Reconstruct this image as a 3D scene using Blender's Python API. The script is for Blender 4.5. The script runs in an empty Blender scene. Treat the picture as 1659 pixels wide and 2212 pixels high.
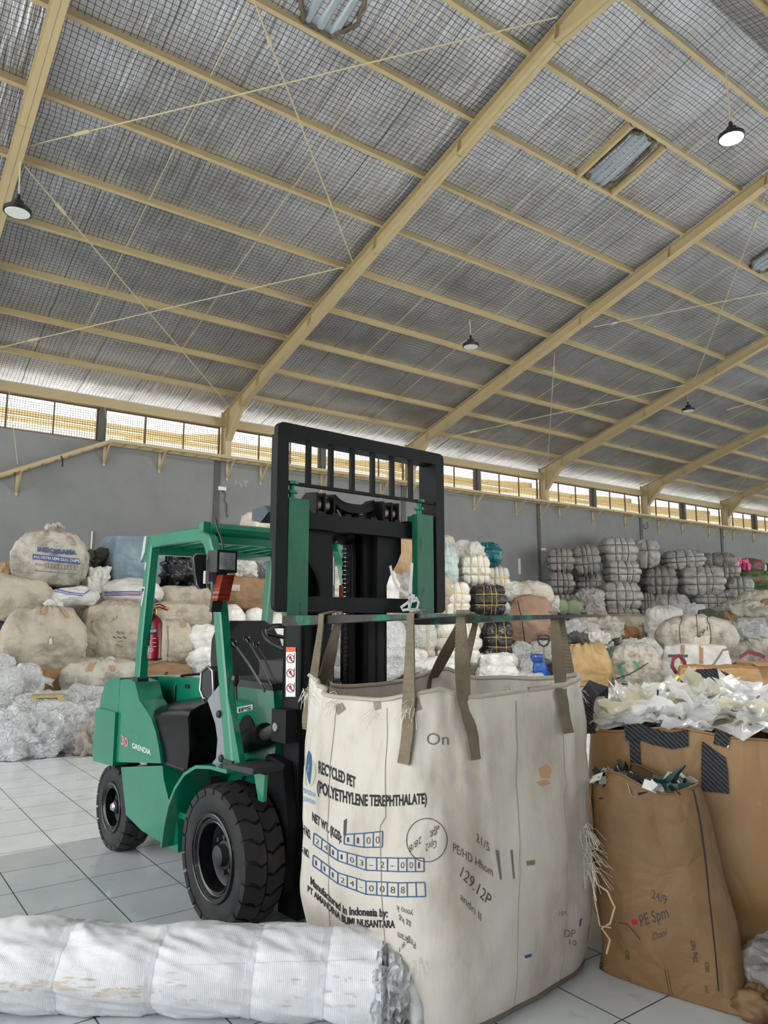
import bpy, bmesh, math, random
import numpy as np
from mathutils import Vector, Matrix
from mathutils.bvhtree import BVHTree

SC = bpy.context.scene
COL = SC.collection
PI = math.pi
random.seed(7)

# ---------------------------------------------------------------- camera solved from the photograph (1659 x 2212)
YAW, PITCH, FPX, CX, CY, EYE = 0.636296, 0.144489, 1590.2, 829.5, 1106.0, 1.55
FWD = np.array([math.sin(YAW)*math.cos(PITCH), math.cos(YAW)*math.cos(PITCH), math.sin(PITCH)])
RGT = np.array([math.cos(YAW), -math.sin(YAW), 0.0])
UPV = np.cross(RGT, FWD)
CAM = np.array([0.0, 0.0, EYE])

def ray(x, y):
    return RGT*(x-CX)/FPX - UPV*(y-CY)/FPX + FWD

def at(x, y, axis, val):
    """the point of the place seen at pixel (x, y) that lies on the plane axis = val"""
    d = ray(x, y); t = (val-CAM[axis])/d[axis]
    return CAM + d*t

# forklift frame: u forward, v to its left, z up
FA = 0.079
FU = np.array([math.sin(FA), -math.cos(FA), 0.0]); FV = np.array([math.cos(FA), math.sin(FA), 0.0])
FO = np.array([1.646, 3.703, 0.0])
def fw(u, v, z):
    return FO + u*FU + v*FV + np.array([0, 0, z])
def floc(p):
    e = np.array(p)-FO
    return float(e@FU), float(e@FV), float(p[2])
def onu(x, y, u):
    d = ray(x, y); t = ((FO+u*FU-CAM)@FU)/(d@FU); return floc(CAM+d*t)
def onv(x, y, v):
    d = ray(x, y); t = ((FO+v*FV-CAM)@FV)/(d@FV); return floc(CAM+d*t)

# ---------------------------------------------------------------- scene bookkeeping
def tag(o, label=None, cat=None, group=None, kind=None):
    if label: o['label'] = label
    if cat: o['category'] = cat
    if group: o['group'] = group
    if kind: o['kind'] = kind
    return o

def thing(name, label, cat, loc=(0, 0, 0), rz=0.0, group=None):
    o = bpy.data.objects.new(name, None); COL.objects.link(o)
    o.location = loc; o.rotation_euler = (0, 0, rz); o.empty_display_size = 0.1
    return tag(o, label, cat, group)

def obj(name, bm, m, parent=None, smooth=35, bevel=0, seg=2, loc=None, rot=None):
    if bevel:
        es = [e for e in bm.edges if len(e.link_faces) == 2 and e.calc_face_angle(0) > 0.6]
        bmesh.ops.bevel(bm, geom=es, offset=bevel, segments=seg, profile=0.6, affect='EDGES', clamp_overlap=True)
    me = bpy.data.meshes.new(name)
    bmesh.ops.recalc_face_normals(bm, faces=bm.faces[:])
    bm.to_mesh(me); bm.free()
    return link(name, me, m, parent, smooth, loc, rot)

def link(name, me, m, parent=None, smooth=35, loc=None, rot=None):
    if smooth:
        me.polygons.foreach_set('use_smooth', [True]*len(me.polygons))
        if smooth < 180: me.set_sharp_from_angle(angle=math.radians(smooth))
    if m is not None:
        for mm in (m if isinstance(m, (list, tuple)) else [m]): me.materials.append(mm)
    o = bpy.data.objects.new(name, me); COL.objects.link(o)
    if parent is not None: o.parent = parent
    if loc is not None: o.location = loc
    if rot is not None: o.rotation_euler = rot
    return o

def struct(name, bm, m, parent=None, **k):
    o = obj(name, bm, m, parent, **k)
    if parent is None: o['kind'] = 'structure'
    return o

# ---------------------------------------------------------------- mesh helpers
def B(): return bmesh.new()

def box(bm, lo, hi):
    x0, y0, z0 = lo; x1, y1, z1 = hi
    v = [bm.verts.new(p) for p in ((x0,y0,z0),(x1,y0,z0),(x1,y1,z0),(x0,y1,z0),(x0,y0,z1),(x1,y0,z1),(x1,y1,z1),(x0,y1,z1))]
    for f in ((3,2,1,0),(4,5,6,7),(0,1,5,4),(1,2,6,5),(2,3,7,6),(3,0,4,7)): bm.faces.new([v[i] for i in f])
    return bm

def hull8(bm, lo4, hi4):
    v = [bm.verts.new(p) for p in list(lo4)+list(hi4)]
    for f in ((3,2,1,0),(4,5,6,7),(0,1,5,4),(1,2,6,5),(2,3,7,6),(3,0,4,7)): bm.faces.new([v[i] for i in f])
    return bm

def loft(bm, rings, closed=True, cap=True):
    V = [[bm.verts.new(p) for p in r] for r in rings]
    n = len(V[0])
    for a, b in zip(V[:-1], V[1:]):
        for i in range(n if closed else n-1):
            j = (i+1) % n
            bm.faces.new((a[i], a[j], b[j], b[i]))
    if cap:
        bm.faces.new(V[0][::-1]); bm.faces.new(V[-1])
    return bm

def frame_at(d):
    d = Vector(d).normalized()
    a = Vector((0, 0, 1)) if abs(d.z) < 0.95 else Vector((0, 1, 0))
    x = d.cross(a).normalized(); y = x.cross(d).normalized()
    return x, y

def cyl(bm, p0, p1, r0, r1=None, n=16, cap=True):
    r1 = r0 if r1 is None else r1
    p0, p1 = Vector(p0), Vector(p1); x, y = frame_at(p1-p0)
    return loft(bm, [[p+(x*math.cos(2*PI*i/n)-y*math.sin(2*PI*i/n))*-r for i in range(n)] for p, r in ((p0, r0), (p1, r1))], True, cap)

def tube(bm, pts, r, n=6, ry=None, closed=False):
    """a bar of round (or flattened, ry) section along pts"""
    pts = [Vector(p) for p in pts]; ry = r if ry is None else ry
    rings = []; px = None
    for i, p in enumerate(pts):
        a = pts[i-1] if (i or closed) else pts[0]; b = pts[(i+1) % len(pts)] if (i < len(pts)-1 or closed) else pts[-1]
        d = (b-a)
        d = d.normalized() if d.length > 1e-9 else Vector((0, 0, 1))
        if px is None: x, y = frame_at(d)
        else:
            x = (px - d*px.dot(d))
            x = x.normalized() if x.length > 1e-6 else frame_at(d)[0]
            y = x.cross(d).normalized()
        px = x
        rings.append([p + x*math.cos(2*PI*k/n)*r - y*math.sin(2*PI*k/n)*ry for k in range(n)])
    if closed: rings.append(rings[0])
    return loft(bm, rings, True, not closed)

def bar(bm, p0, p1, w, h, up=(0, 0, 1)):
    """a square bar from p0 to p1, w across, h along up"""
    p0, p1, up = Vector(p0), Vector(p1), Vector(up); d = (p1-p0).normalized()
    x = d.cross(up).normalized(); y = x.cross(d).normalized()
    q = [(-x*w-y*h)/2, (x*w-y*h)/2, (x*w+y*h)/2, (-x*w+y*h)/2]
    return loft(bm, [[p0+c for c in q], [p1+c for c in q]])

def ribbon(bm, pts, side, th):
    """a flat band: at each of pts a half-width vector in side, th thick"""
    rings = []
    for i, p in enumerate(pts):
        p = Vector(p); s = Vector(side[i] if isinstance(side, list) else side)
        a = Vector(pts[max(i-1, 0)]); b = Vector(pts[min(i+1, len(pts)-1)])
        n = (b-a).cross(s); n = n.normalized()*th/2 if n.length > 1e-9 else Vector((0, 0, th/2))
        rings.append([p-s-n, p+s-n, p+s+n, p-s+n])
    return loft(bm, rings)

def prism(bm, prof, v0, v1, f=None):
    """profile [(u, z)] extruded from v0 to v1; f maps (u, v, z) to a point"""
    f = f or (lambda u, v, z: (v, -u, z))
    a = sum(prof[i][0]*prof[(i+1) % len(prof)][1]-prof[(i+1) % len(prof)][0]*prof[i][1] for i in range(len(prof)))
    pr = prof if a < 0 else prof[::-1]
    return loft(bm, [[f(u, v0, z) for u, z in pr], [f(u, v1, z) for u, z in pr]])

def lathe(bm, prof, c, ax, n=32, close=False):
    """profile [(t along ax, r)] turned about the axis through c"""
    c = Vector(c); ax = Vector(ax).normalized(); x, y = frame_at(ax)
    rings = [[c+ax*t+(x*math.cos(2*PI*i/n)-y*math.sin(2*PI*i/n))*-max(r, 1e-4) for i in range(n)] for t, r in prof]
    return loft(bm, rings, True, not close)

# ---------------------------------------------------------------- value noise, vectorised
def _h(i, j, k, s):
    n = (i*374761393 + j*668265263 + k*2147483647 + s*1274126177) & 0xffffffff
    n = ((n ^ (n >> 13))*1274126177) & 0xffffffff
    return ((n ^ (n >> 16)) & 0xffff)/32767.5-1.0

def vnoise(P, s=0):
    P = np.asarray(P, float); I = np.floor(P).astype(np.int64); F = P-I; F = F*F*(3-2*F)
    out = 0
    for a in (0, 1):
        for b in (0, 1):
            for c in (0, 1):
                w = (F[..., 0] if a else 1-F[..., 0])*(F[..., 1] if b else 1-F[..., 1])*(F[..., 2] if c else 1-F[..., 2])
                out = out + w*_h(I[..., 0]+a, I[..., 1]+b, I[..., 2]+c, s)
    return out

def fbm(P, o=3, s=0, ridged=False):
    a, t, P = 1.0, 0, np.asarray(P, float)
    for i in range(o):
        v = vnoise(P, s+i)
        t = t + a*((1-2*np.abs(v)) if ridged else v); a *= .5; P = P*2.03+3.1
    return t

# ---------------------------------------------------------------- materials
def lin(c):
    return tuple((x/255/12.92 if x/255 <= .04045 else ((x/255+.055)/1.055)**2.4) for x in c)+(1.0,)

MATS = {}
def mat(name, rgb, rough=.6, metal=0.0, rgb2=None, scale=4.0, lo=.35, hi=.7, bump=0.0, bscale=30.0, detail=4.0, coat=0.0,
        stretch=None, sheen=0.0, spec=None, third=None, tscale=1.5, tlo=.55, thi=.75, wave=None, crease=0.0, cscale=4.0, trans=0.0, alpha=1.0, emit=None, rough2=None):
    if name in MATS: return MATS[name]
    m = bpy.data.materials.new(name); m.use_nodes = True; MATS[name] = m
    nt = m.node_tree; N, L = nt.nodes, nt.links
    b = N['Principled BSDF']; b.inputs['Roughness'].default_value = rough; b.inputs['Metallic'].default_value = metal
    b.inputs['Base Color'].default_value = lin(rgb); b.inputs['Coat Weight'].default_value = coat
    b.inputs['Coat Roughness'].default_value = .08
    if spec is not None: b.inputs['Specular IOR Level'].default_value = spec
    if sheen: b.inputs['Sheen Weight'].default_value = sheen
    if trans: b.inputs['Transmission Weight'].default_value = trans
    if alpha < 1: b.inputs['Alpha'].default_value = alpha
    if emit:
        b.inputs['Emission Color'].default_value = lin(emit[0]); b.inputs['Emission Strength'].default_value = emit[1]
    co = N.new('ShaderNodeTexCoord'); src = co.outputs['Object']
    if stretch:
        mp = N.new('ShaderNodeMapping'); mp.inputs['Scale'].default_value = stretch; L.new(src, mp.inputs['Vector']); src = mp.outputs[0]
    def noise(sc, det=detail, rgh=.6):
        n = N.new('ShaderNodeTexNoise'); n.inputs['Scale'].default_value = sc; n.inputs['Detail'].default_value = det
        n.inputs['Roughness'].default_value = rgh; L.new(src, n.inputs['Vector']); return n.outputs['Fac']
    def ramp(f, a, c):
        r = N.new('ShaderNodeMapRange'); r.inputs['From Min'].default_value = a; r.inputs['From Max'].default_value = c
        L.new(f, r.inputs['Value']); return r.outputs[0]
    def mix(f, a, c):
        x = N.new('ShaderNodeMix'); x.data_type = 'RGBA'; L.new(f, x.inputs['Factor'])
        for s, v in ((x.inputs[6], a), (x.inputs[7], c)):
            if isinstance(v, tuple): s.default_value = v
            else: L.new(v, s)
        return x.outputs[2]
    colr = lin(rgb)
    if rgb2 is not None:
        f = ramp(noise(scale), lo, hi)
        colr = mix(f, lin(rgb), lin(rgb2))
        if rough2 is not None:
            mr = N.new('ShaderNodeMapRange'); L.new(f, mr.inputs['Value']); mr.inputs['To Min'].default_value = rough; mr.inputs['To Max'].default_value = rough2
            L.new(mr.outputs[0], b.inputs['Roughness'])
    if third is not None: colr = mix(ramp(noise(tscale, 6.0, .7), tlo, thi), colr, lin(third))
    if not isinstance(colr, tuple): L.new(colr, b.inputs['Base Color'])
    h = None
    if bump:
        h = noise(bscale, 5.0)
        bp = N.new('ShaderNodeBump'); bp.inputs['Strength'].default_value = bump; bp.inputs['Distance'].default_value = .02
        L.new(h, bp.inputs['Height']); last = bp
        if crease:
            vo = N.new('ShaderNodeTexVoronoi'); vo.feature = 'DISTANCE_TO_EDGE'; vo.inputs['Scale'].default_value = cscale
            ad = N.new('ShaderNodeVectorMath'); ad.operation = 'ADD'
            nn = N.new('ShaderNodeTexNoise'); nn.inputs['Scale'].default_value = cscale*.8; L.new(src, nn.inputs['Vector'])
            L.new(src, ad.inputs[0]); L.new(nn.outputs['Color'], ad.inputs[1]); L.new(ad.outputs[0], vo.inputs['Vector'])
            b2 = N.new('ShaderNodeBump'); b2.inputs['Strength'].default_value = crease; b2.inputs['Distance'].default_value = .05
            L.new(vo.outputs['Distance'], b2.inputs['Height']); L.new(bp.outputs[0], b2.inputs['Normal']); last = b2
        if wave:
            wv = N.new('ShaderNodeTexWave'); wv.bands_direction = wave[0]; wv.inputs['Scale'].default_value = wave[1]; wv.inputs['Distortion'].default_value = .6
            L.new(src, wv.inputs['Vector']); b3 = N.new('ShaderNodeBump'); b3.inputs['Strength'].default_value = wave[2]; b3.inputs['Distance'].default_value = .004
            L.new(wv.outputs['Fac'], b3.inputs['Height']); L.new(last.outputs[0], b3.inputs['Normal']); last = b3
        L.new(last.outputs[0], b.inputs['Normal'])
    return m

def film(name, rgb, clear=.35, rough=.25, crease=.8, cscale=5.0, dirt=None):
    """thin plastic film: partly see-through, lets light pass, glossy and creased"""
    if name in MATS: return MATS[name]
    m = mat(name, rgb, rough, 0, dirt or tuple(int(c*.82) for c in rgb), 5.0, .4, .75, .5, 22.0, crease=crease, cscale=cscale, spec=.8)
    nt = m.node_tree; N, L = nt.nodes, nt.links; b = N['Principled BSDF']; out = N['Material Output']
    tl = N.new('ShaderNodeBsdfTranslucent'); tl.inputs['Color'].default_value = lin(rgb)
    tp = N.new('ShaderNodeBsdfTransparent'); a = N.new('ShaderNodeMixShader'); c = N.new('ShaderNodeMixShader')
    a.inputs[0].default_value = .3; c.inputs[0].default_value = clear
    L.new(b.outputs[0], a.inputs[1]); L.new(tl.outputs[0], a.inputs[2]); L.new(a.outputs[0], c.inputs[1]); L.new(tp.outputs[0], c.inputs[2])
    L.new(c.outputs[0], out.inputs['Surface'])
    return m
# ================================================================ BUILDING
YW = 17.36            # front face of the steel columns along the far wall
SL = 0.288            # roof slope
def ztop(Y): return 11.814-SL*Y          # top of rafters = underside of purlins
RY = 4.9              # ridge line
def zroof(Y): return ztop(Y if Y >= RY else 2*RY-Y)
PY = [5.465, 6.695, 7.93, 9.18, 10.41, 11.64, 12.87, 14.08, 15.30, 16.53]
XR = [1.50]+[7.62+6.03*k for k in range(9)]      # left flange edge of each portal frame
FW_ = 0.17

M_steel = mat('cream_painted_steel', (188, 170, 131), .5, 0, (182, 164, 125), 5, .4, .75, .05, 60, third=(140, 122, 90), tscale=14, tlo=.7, thi=.85)
M_wall = mat('grey_painted_wall', (141, 142, 141), .85, 0, (131, 132, 131), 1.2, .4, .7, .15, 80, third=(112, 113, 112), tscale=.7, tlo=.62, thi=.85)
M_pil = mat('grey_painted_column', (98, 99, 98), .8, 0, (84, 85, 84), 3)
M_mesh = mat('dark_wire', (70, 66, 55), .5, .4)
M_frame = mat('window_frame_brown', (96, 80, 56), .6)
M_rod = mat('pale_rod', (196, 184, 150), .5, 0)
M_black = mat('black_plastic', (22, 22, 24), .45, 0, (30, 30, 31), 8)
M_white = mat('white_plastic', (228, 228, 224), .5)

def floor_mat():
    m = mat('glazed_white_floor_tile', (220, 225, 226), .10, 0, (206, 212, 214), 2.3, .35, .7, .03, 9, third=(150, 152, 148), tscale=5, tlo=.6, thi=.85, spec=.55)
    nt = m.node_tree; N, L = nt.nodes, nt.links; b = N['Principled BSDF']
    co = [n for n in N if n.type == 'TEX_COORD'][0]
    br = N.new('ShaderNodeTexBrick'); br.offset = 0; br.squash = 1
    br.inputs['Scale'].default_value = 1.0; br.inputs['Mortar Size'].default_value = .0035; br.inputs['Mortar Smooth'].default_value = .1
    br.inputs['Brick Width'].default_value = .4135; br.inputs['Row Height'].default_value = .4135
    br.inputs['Color1'].default_value = (1, 1, 1, 1); br.inputs['Color2'].default_value = (.93, .93, .93, 1); br.inputs['Mortar'].default_value = (0, 0, 0, 1)
    L.new(co.outputs['Object'], br.inputs['Vector'])
    old = b.inputs['Base Color'].links[0].from_socket
    mx = N.new('ShaderNodeMix'); mx.data_type = 'RGBA'; L.new(br.outputs['Fac'], mx.inputs['Factor']); L.new(old, mx.inputs[6]); mx.inputs[7].default_value = lin((62, 64, 62))
    mu = N.new('ShaderNodeMix'); mu.data_type = 'RGBA'; mu.blend_type = 'MULTIPLY'; mu.inputs['Factor'].default_value = .6
    L.new(mx.outputs[2], mu.inputs[6]); L.new(br.outputs['Color'], mu.inputs[7])
    L.new(mx.outputs[2], b.inputs['Base Color'])
    r = N.new('ShaderNodeMapRange'); L.new(br.outputs['Fac'], r.inputs['Value']); r.inputs['To Min'].default_value = .10; r.inputs['To Max'].default_value = .8
    L.new(r.outputs[0], b.inputs['Roughness'])
    return m

bm = B(); box(bm, (-14, -14, -.2), (64, 17.6, 0))
fl = struct('floor', bm, floor_mat(), smooth=0)
for p in fl.data.vertices: p.co.x -= 1.37; p.co.y -= 0.727      # a tile joint runs through x = 1.37 and y = 4.86
fl.location = (1.37, 0.727, 0)

def foil_mat():
    m = bpy.data.materials.new('foil_insulation_behind_wire_grid'); m.use_nodes = True
    nt = m.node_tree; N, L = nt.nodes, nt.links; b = N['Principled BSDF']
    co = N.new('ShaderNodeTexCoord')
    def mapped(s):
        mp = N.new('ShaderNodeMapping'); mp.inputs['Scale'].default_value = s; L.new(co.outputs['Object'], mp.inputs['Vector']); return mp.outputs[0]
    def noise(v, sc, det=4, rg=.6):
        n = N.new('ShaderNodeTexNoise'); n.inputs['Scale'].default_value = sc; n.inputs['Detail'].default_value = det; n.inputs['Roughness'].default_value = rg
        L.new(v, n.inputs['Vector']); return n.outputs['Fac']
    def rng(f, a, c, lo=0, hi=1):
        r = N.new('ShaderNodeMapRange'); r.inputs['From Min'].default_value = a; r.inputs['From Max'].default_value = c
        r.inputs['To Min'].default_value = lo; r.inputs['To Max'].default_value = hi; L.new(f, r.inputs['Value']); return r.outputs[0]
    def math_(op, a, c=None):
        n = N.new('ShaderNodeMath'); n.operation = op
        for i, v in enumerate((a, c)):
            if v is None: continue
            if isinstance(v, (int, float)): n.inputs[i].default_value = v
            else: L.new(v, n.inputs[i])
        return n.outputs[0]
    sp = N.new('ShaderNodeSeparateXYZ')
    # the wire grid sags a little out of true
    wob = N.new('ShaderNodeTexNoise'); wob.inputs['Scale'].default_value = .8; L.new(co.outputs['Object'], wob.inputs['Vector'])
    wm = N.new('ShaderNodeVectorMath'); wm.operation = 'MULTIPLY_ADD'; L.new(wob.outputs['Color'], wm.inputs[0]); wm.inputs[1].default_value = (.14, .14, 0); L.new(co.outputs['Object'], wm.inputs[2])
    L.new(wm.outputs[0], sp.inputs[0])
    P = .082
    def line(s):
        fr = math_('FRACT', math_('DIVIDE', s, P)); return math_('LESS_THAN', math_('ABSOLUTE', math_('SUBTRACT', fr, .5)), .048)
    grid = math_('MAXIMUM', line(sp.outputs[0]), line(sp.outputs[1]))
    tarn = rng(noise(mapped((.35, .5, 1)), 1.0, 5, .65), .42, .72)
    dirt = rng(noise(mapped((3, 3, 1)), 3.0, 6, .75), .58, .74)
    c1 = N.new('ShaderNodeMix'); c1.data_type = 'RGBA'; L.new(tarn, c1.inputs['Factor']); c1.inputs[6].default_value = lin((214, 215, 220)); c1.inputs[7].default_value = lin((166, 164, 164))
    c2 = N.new('ShaderNodeMix'); c2.data_type = 'RGBA'; L.new(dirt, c2.inputs['Factor']); L.new(c1.outputs[2], c2.inputs[6]); c2.inputs[7].default_value = lin((118, 108, 98))
    # every 1.2 m the sheets overlap in a dark lap line
    lap = math_('LESS_THAN', math_('ABSOLUTE', math_('SUBTRACT', math_('FRACT', math_('DIVIDE', sp.outputs[0], 1.2)), .5)), .012)
    g2 = math_('MAXIMUM', grid, math_('MULTIPLY', lap, .6))
    c3 = N.new('ShaderNodeMix'); c3.data_type = 'RGBA'; L.new(g2, c3.inputs['Factor']); L.new(c2.outputs[2], c3.inputs[6]); c3.inputs[7].default_value = lin((50, 48, 45))
    L.new(c3.outputs[2], b.inputs['Base Color'])
    L.new(rng(g2, 0, 1, .86, .1), b.inputs['Metallic'])
    L.new(rng(noise(mapped((1, 1, 1)), 2.5), .3, .7, .3, .5), b.inputs['Roughness'])
    h1 = noise(mapped((7, .55, 1)), 1.6, 4, .55); h2 = noise(mapped((1, 1, 1)), 24, 3, .7); h3 = noise(mapped((26, 2.2, 1)), 1.0, 3, .6)
    last = None
    for h, s, dist in ((h1, .6, .10), (h3, .3, .03), (h2, .22, .012)):
        bp = N.new('ShaderNodeBump'); bp.inputs['Strength'].default_value = s; bp.inputs['Distance'].default_value = dist; L.new(h, bp.inputs['Height'])
        if last: L.new(last, bp.inputs['Normal'])
        last = bp.outputs[0]
    L.new(last, b.inputs['Normal'])
    return m
M_foil = foil_mat()

ANG = math.atan(SL)
def ceiling(name, sign):
    """one slope of the lining; local x along the ridge, local y down the slope"""
    L = (17.75-RY)/math.cos(ANG) if sign > 0 else 12.5/math.cos(ANG)
    nx, ny = 140, 110
    bm = B(); V = []
    for j in range(ny+1):
        s = L*j/ny; row = []
        for i in range(nx+1):
            x = -9+72*i/nx
            ph = (s*math.cos(ANG)+RY-PY[0])/1.235
            sag = -.022*abs(math.sin(PI*ph)) if 0 < ph else 0
            row.append(bm.verts.new((x, s, sag)))
        V.append(row)
    for j in range(ny):
        for i in range(nx): bm.faces.new((V[j][i], V[j][i+1], V[j+1][i+1], V[j+1][i]))
    o = struct(name, bm, M_foil, smooth=180)
    o.location = (0, RY, zroof(RY)+.13)
    o.rotation_euler = (-ANG, 0, 0) if sign > 0 else (-ANG, 0, PI)
    if sign < 0: o.location.x = 54
    return o
ceiling('ceiling', 1)
ceiling('ceiling', -1)
# opaque metal sheeting over the lining
for s in (1, -1):
    bm = B(); e = 17.95-RY if s > 0 else 12.6
    hull8(bm, [(-9, RY, zroof(RY)+.17), (63, RY, zroof(RY)+.17), (63, RY+s*e, zroof(RY)+.17-SL*e), (-9, RY+s*e, zroof(RY)+.17-SL*e)],
          [(-9, RY, zroof(RY)+.2), (63, RY, zroof(RY)+.2), (63, RY+s*e, zroof(RY)+.2-SL*e), (-9, RY+s*e, zroof(RY)+.2-SL*e)])
    struct('roof_slab', bm, mat('roof_sheet', (150, 152, 155), .5, .3), smooth=0)

# purlins: C sections running the length of the roof
def c_section(y, z, flip=1):
    a = ANG*flip; ca, sa = math.cos(a), math.sin(a)
    pr = [(0, 0), (.062, 0), (.062, .022), (.057, .022), (.057, .006), (.006, .006), (.006, .119), (.057, .119), (.057, .1), (.062, .1), (.062, .125), (0, .125)]
    return [(y+flip*(ca*p+sa*q*flip*flip), z+(-sa*p*flip*flip+ca*q)) if flip > 0 else (y-(ca*p*1-math.sin(-a)*0*q), z-math.sin(-a)*0+q-abs(sa)*p) for p, q in pr]
def run_x(bm, prof, x0, x1):
    return loft(bm, [[(x0, y, z) for y, z in prof], [(x1, y, z) for y, z in prof]])
for y in PY:
    bm = B(); run_x(bm, c_section(y-.055, ztop(y)+.016), -8, 62)
    struct('purlin_beam', bm, M_steel, smooth=0)
for y in [2*RY-q for q in PY]:
    bm = B(); run_x(bm, [(2*RY-a, b) for a, b in c_section(2*RY-y-.055, zroof(y)+.016)], -8, 62)
    struct('purlin_beam', bm, M_steel, smooth=0)

# portal frames: tapered I rafters with stiffeners, steel columns
def ztb(Y):
    """underside of a rafter, haunched at the eave and at the ridge"""
    pts = [(RY, 9.84), (6.2, 9.79), (16.38, 6.78), (17.1, 6.04)]
    for (a, b), (c, d) in zip(pts[:-1], pts[1:]):
        if a <= Y <= c: return b+(d-b)*(Y-a)/(c-a)
    return pts[-1][1]
for k, x in enumerate(XR):
    xm = x+FW_/2
    bm = B()
    low = [(RY, 9.84), (6.2, 9.79), (16.38, 6.78), (17.1, 6.04)]
    top = [(17.36, ztop(17.36)), (RY, ztop(RY))]
    for sgn in (1, -1):
        Yf = (lambda y: y) if sgn > 0 else (lambda y: 2*RY-y)
        web = low+[(17.1, ztop(17.1)), (RY, ztop(RY))]
        loft(bm, [[(xm-.005, Yf(y), z) for y, z in web], [(xm+.005, Yf(y), z) for y, z in web]])
        for pts, dz in ((low, -.006), ([(RY, ztop(RY)-.012), (17.3, ztop(17.3)-.012)], .006)):
            for (a, b), (c, d) in zip(pts[:-1], pts[1:]):
                hull8(bm, [(x, Yf(a), b), (x+FW_, Yf(a), b), (x+FW_, Yf(c), d), (x, Yf(c), d)], [(x, Yf(a), b+.012), (x+FW_, Yf(a), b+.012), (x+FW_, Yf(c), d+.012), (x, Yf(c), d+.012)])
        for y in (6.2, 8.3, 10.7, 13.1, 15.5, 16.4):
            if k == 0 and y > 15.4: continue
            hull8(bm, [(x+.004, Yf(y), ztb(y)), (x+FW_-.004, Yf(y), ztb(y)), (x+FW_-.004, Yf(y+.012), ztb(y+.012)), (x+.004, Yf(y+.012), ztb(y+.012))],
                  [(x+.004, Yf(y-.04), ztop(y)-.015), (x+FW_-.004, Yf(y-.04), ztop(y)-.015), (x+FW_-.004, Yf(y-.028), ztop(y)-.015), (x+.004, Yf(y-.028), ztop(y)-.015)])
    struct('rafter_beam', bm, M_steel, smooth=0)
    # column above the wall head: cream H section; below: grey
    bm = B()
    zt = ztop(17.2)
    box(bm, (x, 17.1, 5.66), (x+FW_, 17.112, zt)); box(bm, (x, 17.40, 5.66), (x+FW_, 17.412, zt)); box(bm, (xm-.006, 17.112, 5.66), (xm+.006, 17.40, zt))
    struct('column', bm, M_steel, smooth=0)
    bm = B()
    box(bm, (x-.14, 17.38, 0), (x+.01, 17.5, 5.655))
    struct('column', bm, M_pil, smooth=0)

# far wall, its window band and the eave beam
bm = B(); box(bm, (-9, 17.42, 0), (63, 17.62, 5.655)); struct('wall_back', bm, M_wall, smooth=0)
bm = B(); run_x(bm, [(17.30, 6.46), (17.46, 6.46), (17.46, 6.475), (17.315, 6.475), (17.315, 6.66), (17.46, 6.66), (17.46, 6.675), (17.30, 6.675)], -9, 63)
struct('eave_beam', bm, M_steel, smooth=0)
nwin = 0
for k in range(-1, 8):
    xa = (XR[k]+FW_) if k >= 0 else -4.4
    xb = XR[k+1]
    xm = (xa+xb)/2
    if k >= 0 or True:
        bm = B(); box(bm, (xm-.07, 17.36, 5.655), (xm+.07, 17.6, 6.46)); struct('pillar', bm, M_pil, smooth=0)
    for (a, b) in ((xa, xm-.07), (xm+.07, xb)):
        nwin += 1
        if b < 2.2: continue
        w = thing('window_%d' % nwin, None, None, (a, 17.47, 5.655)); w['kind'] = 'structure'
        W_, H_ = b-a, .805
        bm = B()
        box(bm, (0, -.03, 0), (W_, .03, .03)); box(bm, (0, -.03, H_-.03), (W_, .03, H_)); box(bm, (0, -.03, .03), (.04, .03, H_-.03)); box(bm, (W_-.04, -.03, .03), (W_, .03, H_-.03))
        obj('window_frame', bm, M_frame, w, smooth=0)
        for t in (1/3, 2/3):
            bm = B(); box(bm, (W_*t-.015, -.02, .03), (W_*t+.015, .02, H_-.03)); obj('mullion', bm, M_frame, w, smooth=0)
        bm = B(); r = .0042
        n = int(W_/.055)
        for i in range(1, n):
            box(bm, (W_*i/n-r, .03, .03), (W_*i/n+r, .036, H_-.03))
        for j in range(1, 15):
            box(bm, (.04, .03, H_*j/15-r), (W_-.04, .036, H_*j/15+r))
        obj('wire_screen', bm, M_mesh, w, smooth=0)

# seen through the windows: the lean-to of the next building, its beams and a cream parapet
M_near = mat('neighbour_white_sheet', (235, 236, 238), .6)
bm = B(); hull8(bm, [(-20, 18.1, 6.5), (110, 18.1, 6.5), (110, 33, 9.6), (-20, 33, 9.6)], [(-20, 18.1, 6.54), (110, 18.1, 6.54), (110, 33, 9.64), (-20, 33, 9.64)])
struct('roof_slab', bm, film('neighbour_translucent_roof', (250, 251, 254), .42, .5, .1), smooth=0)
for y in (21.2, 25.2):
    bm = B(); zz = 6.5+(y-18.1)*.208
    box(bm, (-20, y, zz-.17), (110, y+.1, zz-.04)); struct('purlin_beam', bm, mat('cream_beam_outside', (204, 178, 122), .6), smooth=0)
for i in range(16):
    bm = B(); x = 2+6.03*i
    hull8(bm, [(x, 18.2, 6.32), (x+.12, 18.2, 6.32), (x+.12, 27, 8.1), (x, 27, 8.1)], [(x, 18.2, 6.5), (x+.12, 18.2, 6.5), (x+.12, 27, 8.3), (x, 27, 8.3)])
    struct('rafter_beam', bm, mat('cream_beam_outside', (204, 178, 122), .6), smooth=0)
bm = B(); box(bm, (-20, 27.1, 0), (110, 27.3, 8.25))
struct('wall_exterior', bm, mat('cream_neighbour_wall', (246, 240, 222), .8, 0, (238, 228, 198), .9), smooth=0)
bm = B(); box(bm, (-40, 17.7, -.2), (130, 60, -.02))
struct('ground', bm, mat('pale_yard_concrete', (215, 213, 205), .9), smooth=0)
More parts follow.
